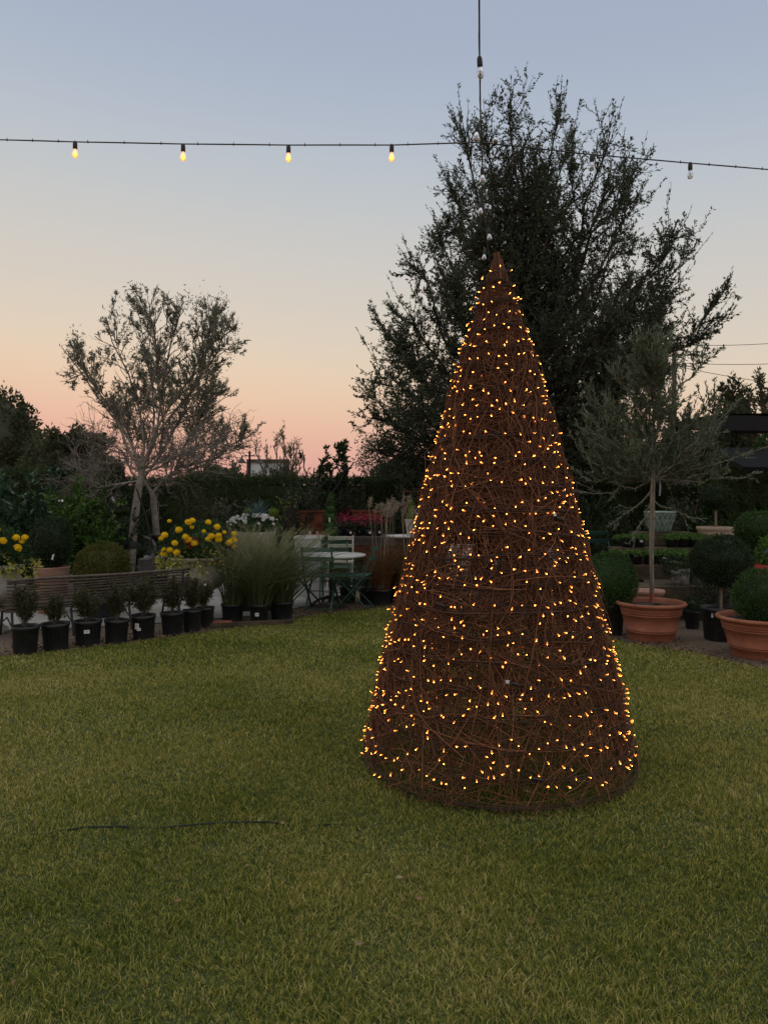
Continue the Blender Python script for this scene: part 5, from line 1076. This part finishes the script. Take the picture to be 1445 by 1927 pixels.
# glazed diamond pot
d = 10.75; r = 29*d/F; hh_ = Z(962, d)-s4; o = thing('glazed_pot', 'pale green glazed pot with diamond relief on the top tier', 'garden pot', (X(1241, d), d, s4))
g = G(); g.lathe([(0, 0), (r*.55, 0), (r*.60, .02), (r*.78, hh_*.45), (r*.92, hh_*.85), (r, hh_*.92), (r*1.02, hh_), (r*.93, hh_), (r*.85, hh_*.8), (0, hh_*.75)], 48)
for k in range(18):
    for s in (-1, 1):
        t = np.linspace(0, 1, 8); a = k*math.pi/9+s*t*.52; rr_ = np.interp(t, [0, .5, 1], [r*.62, r*.80, r*.94]); g.tubes(np.stack([rr_*np.cos(a), rr_*np.sin(a), .02+t*hh_*.83], 1), .012, 5)
g.build('pot', M['glazb'], o)
# white crackled pot, grey pot behind cone
def white_pot(label, px, d, rpx, py, zb=0, fol=None, grp='white pots'):
    o = thing('white_pot', label, 'garden pot', (X(px, d), d, zb), 0, grp); r = rpx*d/F; h = Z(py, d)-zb
    g = G(); g.lathe([(0, 0), (r*.72, 0), (r*.9, h*.8), (r*.97, h*.9), (r, h*.95), (r, h), (r*.9, h), (0, h*.85)], 36)
    g.build('pot', [mat('crackled_white', (.60, .62, .60), .6, col2=(.12, .14, .12), scale=16)] if fol else M['white'], o)
    if fol: g = G(); blob(g, (-.05, -.02, h+.03), (r*1.5, r*1.3, .14), 900, .04, .016, core=.5, lump=.15); g.build('foliage', L[fol], o)
white_pot('crackled white pot with dark trailing plant on the lowest tier', 1279, 9.3, 20, 1070, s1, 'boxd')
white_pot('second crackled white pot at the right end of the lowest tier', 1308, 9.45, 14, 1072, s1, 'boxd')
sw_ = shelf('low dark bench carrying white pots, glimpsed through the cone', 815, 1080, 1082, 10.75, .45)
white_pot('larger white pot seen through the left half of the cone', 862, 10.7, 31, 1024, sw_)
white_pot('smaller white pot seen through the right half of the cone', 1043, 10.75, 19, 1030, sw_)
white_pot('low white bowl seen through the middle of the cone', 930, 10.75, 24, 1052, sw_)
# low terracotta bowl behind the olive pot
d = 8.75; r = 31*d/F; o = thing('terracotta_bowl', 'empty pinkish terracotta pot just behind the olive pot', 'garden pot', (X(1218, d), d, 0)); h = Z(1110, d)
g = G(); g.lathe([(0, 0), (r*.7, 0), (r*.86, h*.85), (r*.9, h*.86), (r*1.0, h*.94), (r*1.0, h), (r*.9, h), (r*.8, h*.86), (0, h*.84)], 48); g.build('pot', M['terra2'], o)
# small black pots on the ground
for px, d, r, h, lb in ((1302, 8.6, .085, .2, 'small black pot between the olive pot and the big black pot'),):
    o = thing('potted_shrub', lb, 'potted shrub', (X(px, d), d, 0)); nursery_pot(o, r, h); g = G(); blob(g, (0, 0, h+.06), (.11, .1, .1), 450, .03, .014, core=.5); g.build('foliage', L['boxd'], o)
# climbing shrub and fillers at right
big_leaf('climbing_shrub', 'tall leafy climbing shrub under the shade cloth at the right edge', 1385, 11.6, 818, 1090, 190, 9000, .062, .03, 'box')
big_leaf('background_shrub', 'dark shrub behind the upper ferns', 1190, 11.6, 935, 1060, 170, 2600, .055, .024, 'boxd', 'shrubs in the dark middle distance')
big_leaf('background_shrub', 'dark shrub filling the corner behind the beige pot', 1310, 12.0, 930, 1060, 120, 2200, .055, .024, 'boxd', 'shrubs in the dark middle distance')
big_leaf('background_shrub', 'olive green shrub below the pale house wall', 1290, 12.8, 918, 1060, 90, 2000, .05, .02, 'oliveold', 'shrubs in the dark middle distance')
big_leaf('background_shrub', 'low dark plant between the two right hand terracotta pots', 1335, 8.9, 1100, 1180, 60, 500, .045, .02, 'boxd', 'shrubs in the dark middle distance')
# croton-like red pot at right edge
d = 8.6; o = thing('red_pot', 'red glazed pot at the right edge behind the boxwood ball', 'garden pot', (X(1452, d), d, 0)); zt = Z(1062, d)
g = G(); g.lathe([(0, 0), (.12, 0), (.17, zt*.8), (.18, zt), (.16, zt), (0, zt*.9)], 28); g.build('pot', M['red'], o); g = G(); blob(g, (0, 0, zt+.12), (.16, .15, .16), 500, .07, .03, core=.3); g.build('foliage', L['fern'], o)
o = thing('hydrangea', 'pale blue hydrangea heads behind the slim topiary trunk', 'flower', (X(1436, 9.6), 9.6, 0)); g = G(); g.tubes(np.array([(0, 0, 0), (0, 0, .85)]), .01, 5); g.build('stem', M['barkd'], o)
g = G(); blob(g, (0, 0, .8), (.2, .15, .25), 700, .05, .025, core=.4); g.build('foliage', L['boxd'], o); g = G()
for c in ((-.04, -.16, Z(1035, 9.5)), (.06, -.15, Z(1042, 9.5))): blob(g, c, (.06, .05, .04), 160, .022, .02)
g.build('flower_head', leafmat('petal_blue', [(.22, .28, .45), (.34, .40, .58)], .6, .2), o)
# timber edging near the grass pots
o = thing('edging_board', 'weathered timber edging board in front of the grass pots', 'board', (X(455, 8.7), 8.72, 0), R(13)); g = G(); g.box((0, 0, .03), (1.15, .07, .05)); g.build('board', M['wood'], o)
o = thing('brick', 'loose orange brick beside the edging board', 'brick', (X(420, 8.75), 8.70, 0), R(8)); g = G(); g.box((0, 0, .035), (.21, .10, .06)); g.build('brick_body', M['terra'], o)
#END

g = G(); n = 90; x_ = rng.uniform(-3.5, 3.5, n); y_ = rng.uniform(2.2, 8, n); k = y_ < edge_y(x_)-.1
P = np.stack([x_, y_, rng.uniform(.022, .036, n)], 1)[k]; g.leaves(P, np.stack([rng.normal(size=len(P)), rng.normal(size=len(P)), rng.normal(size=len(P))*.25], 1), rng.uniform(.02, .04, len(P)), rng.uniform(.010, .018, len(P)), 0, .25)
tag(g.build('leaf_litter', leafmat('dry_leaf', [(.16, .09, .05), (.30, .20, .11), (.42, .34, .22)], .8, .1)), 'scattered dry fallen leaves on the lawn', 'leaves', kind='stuff')
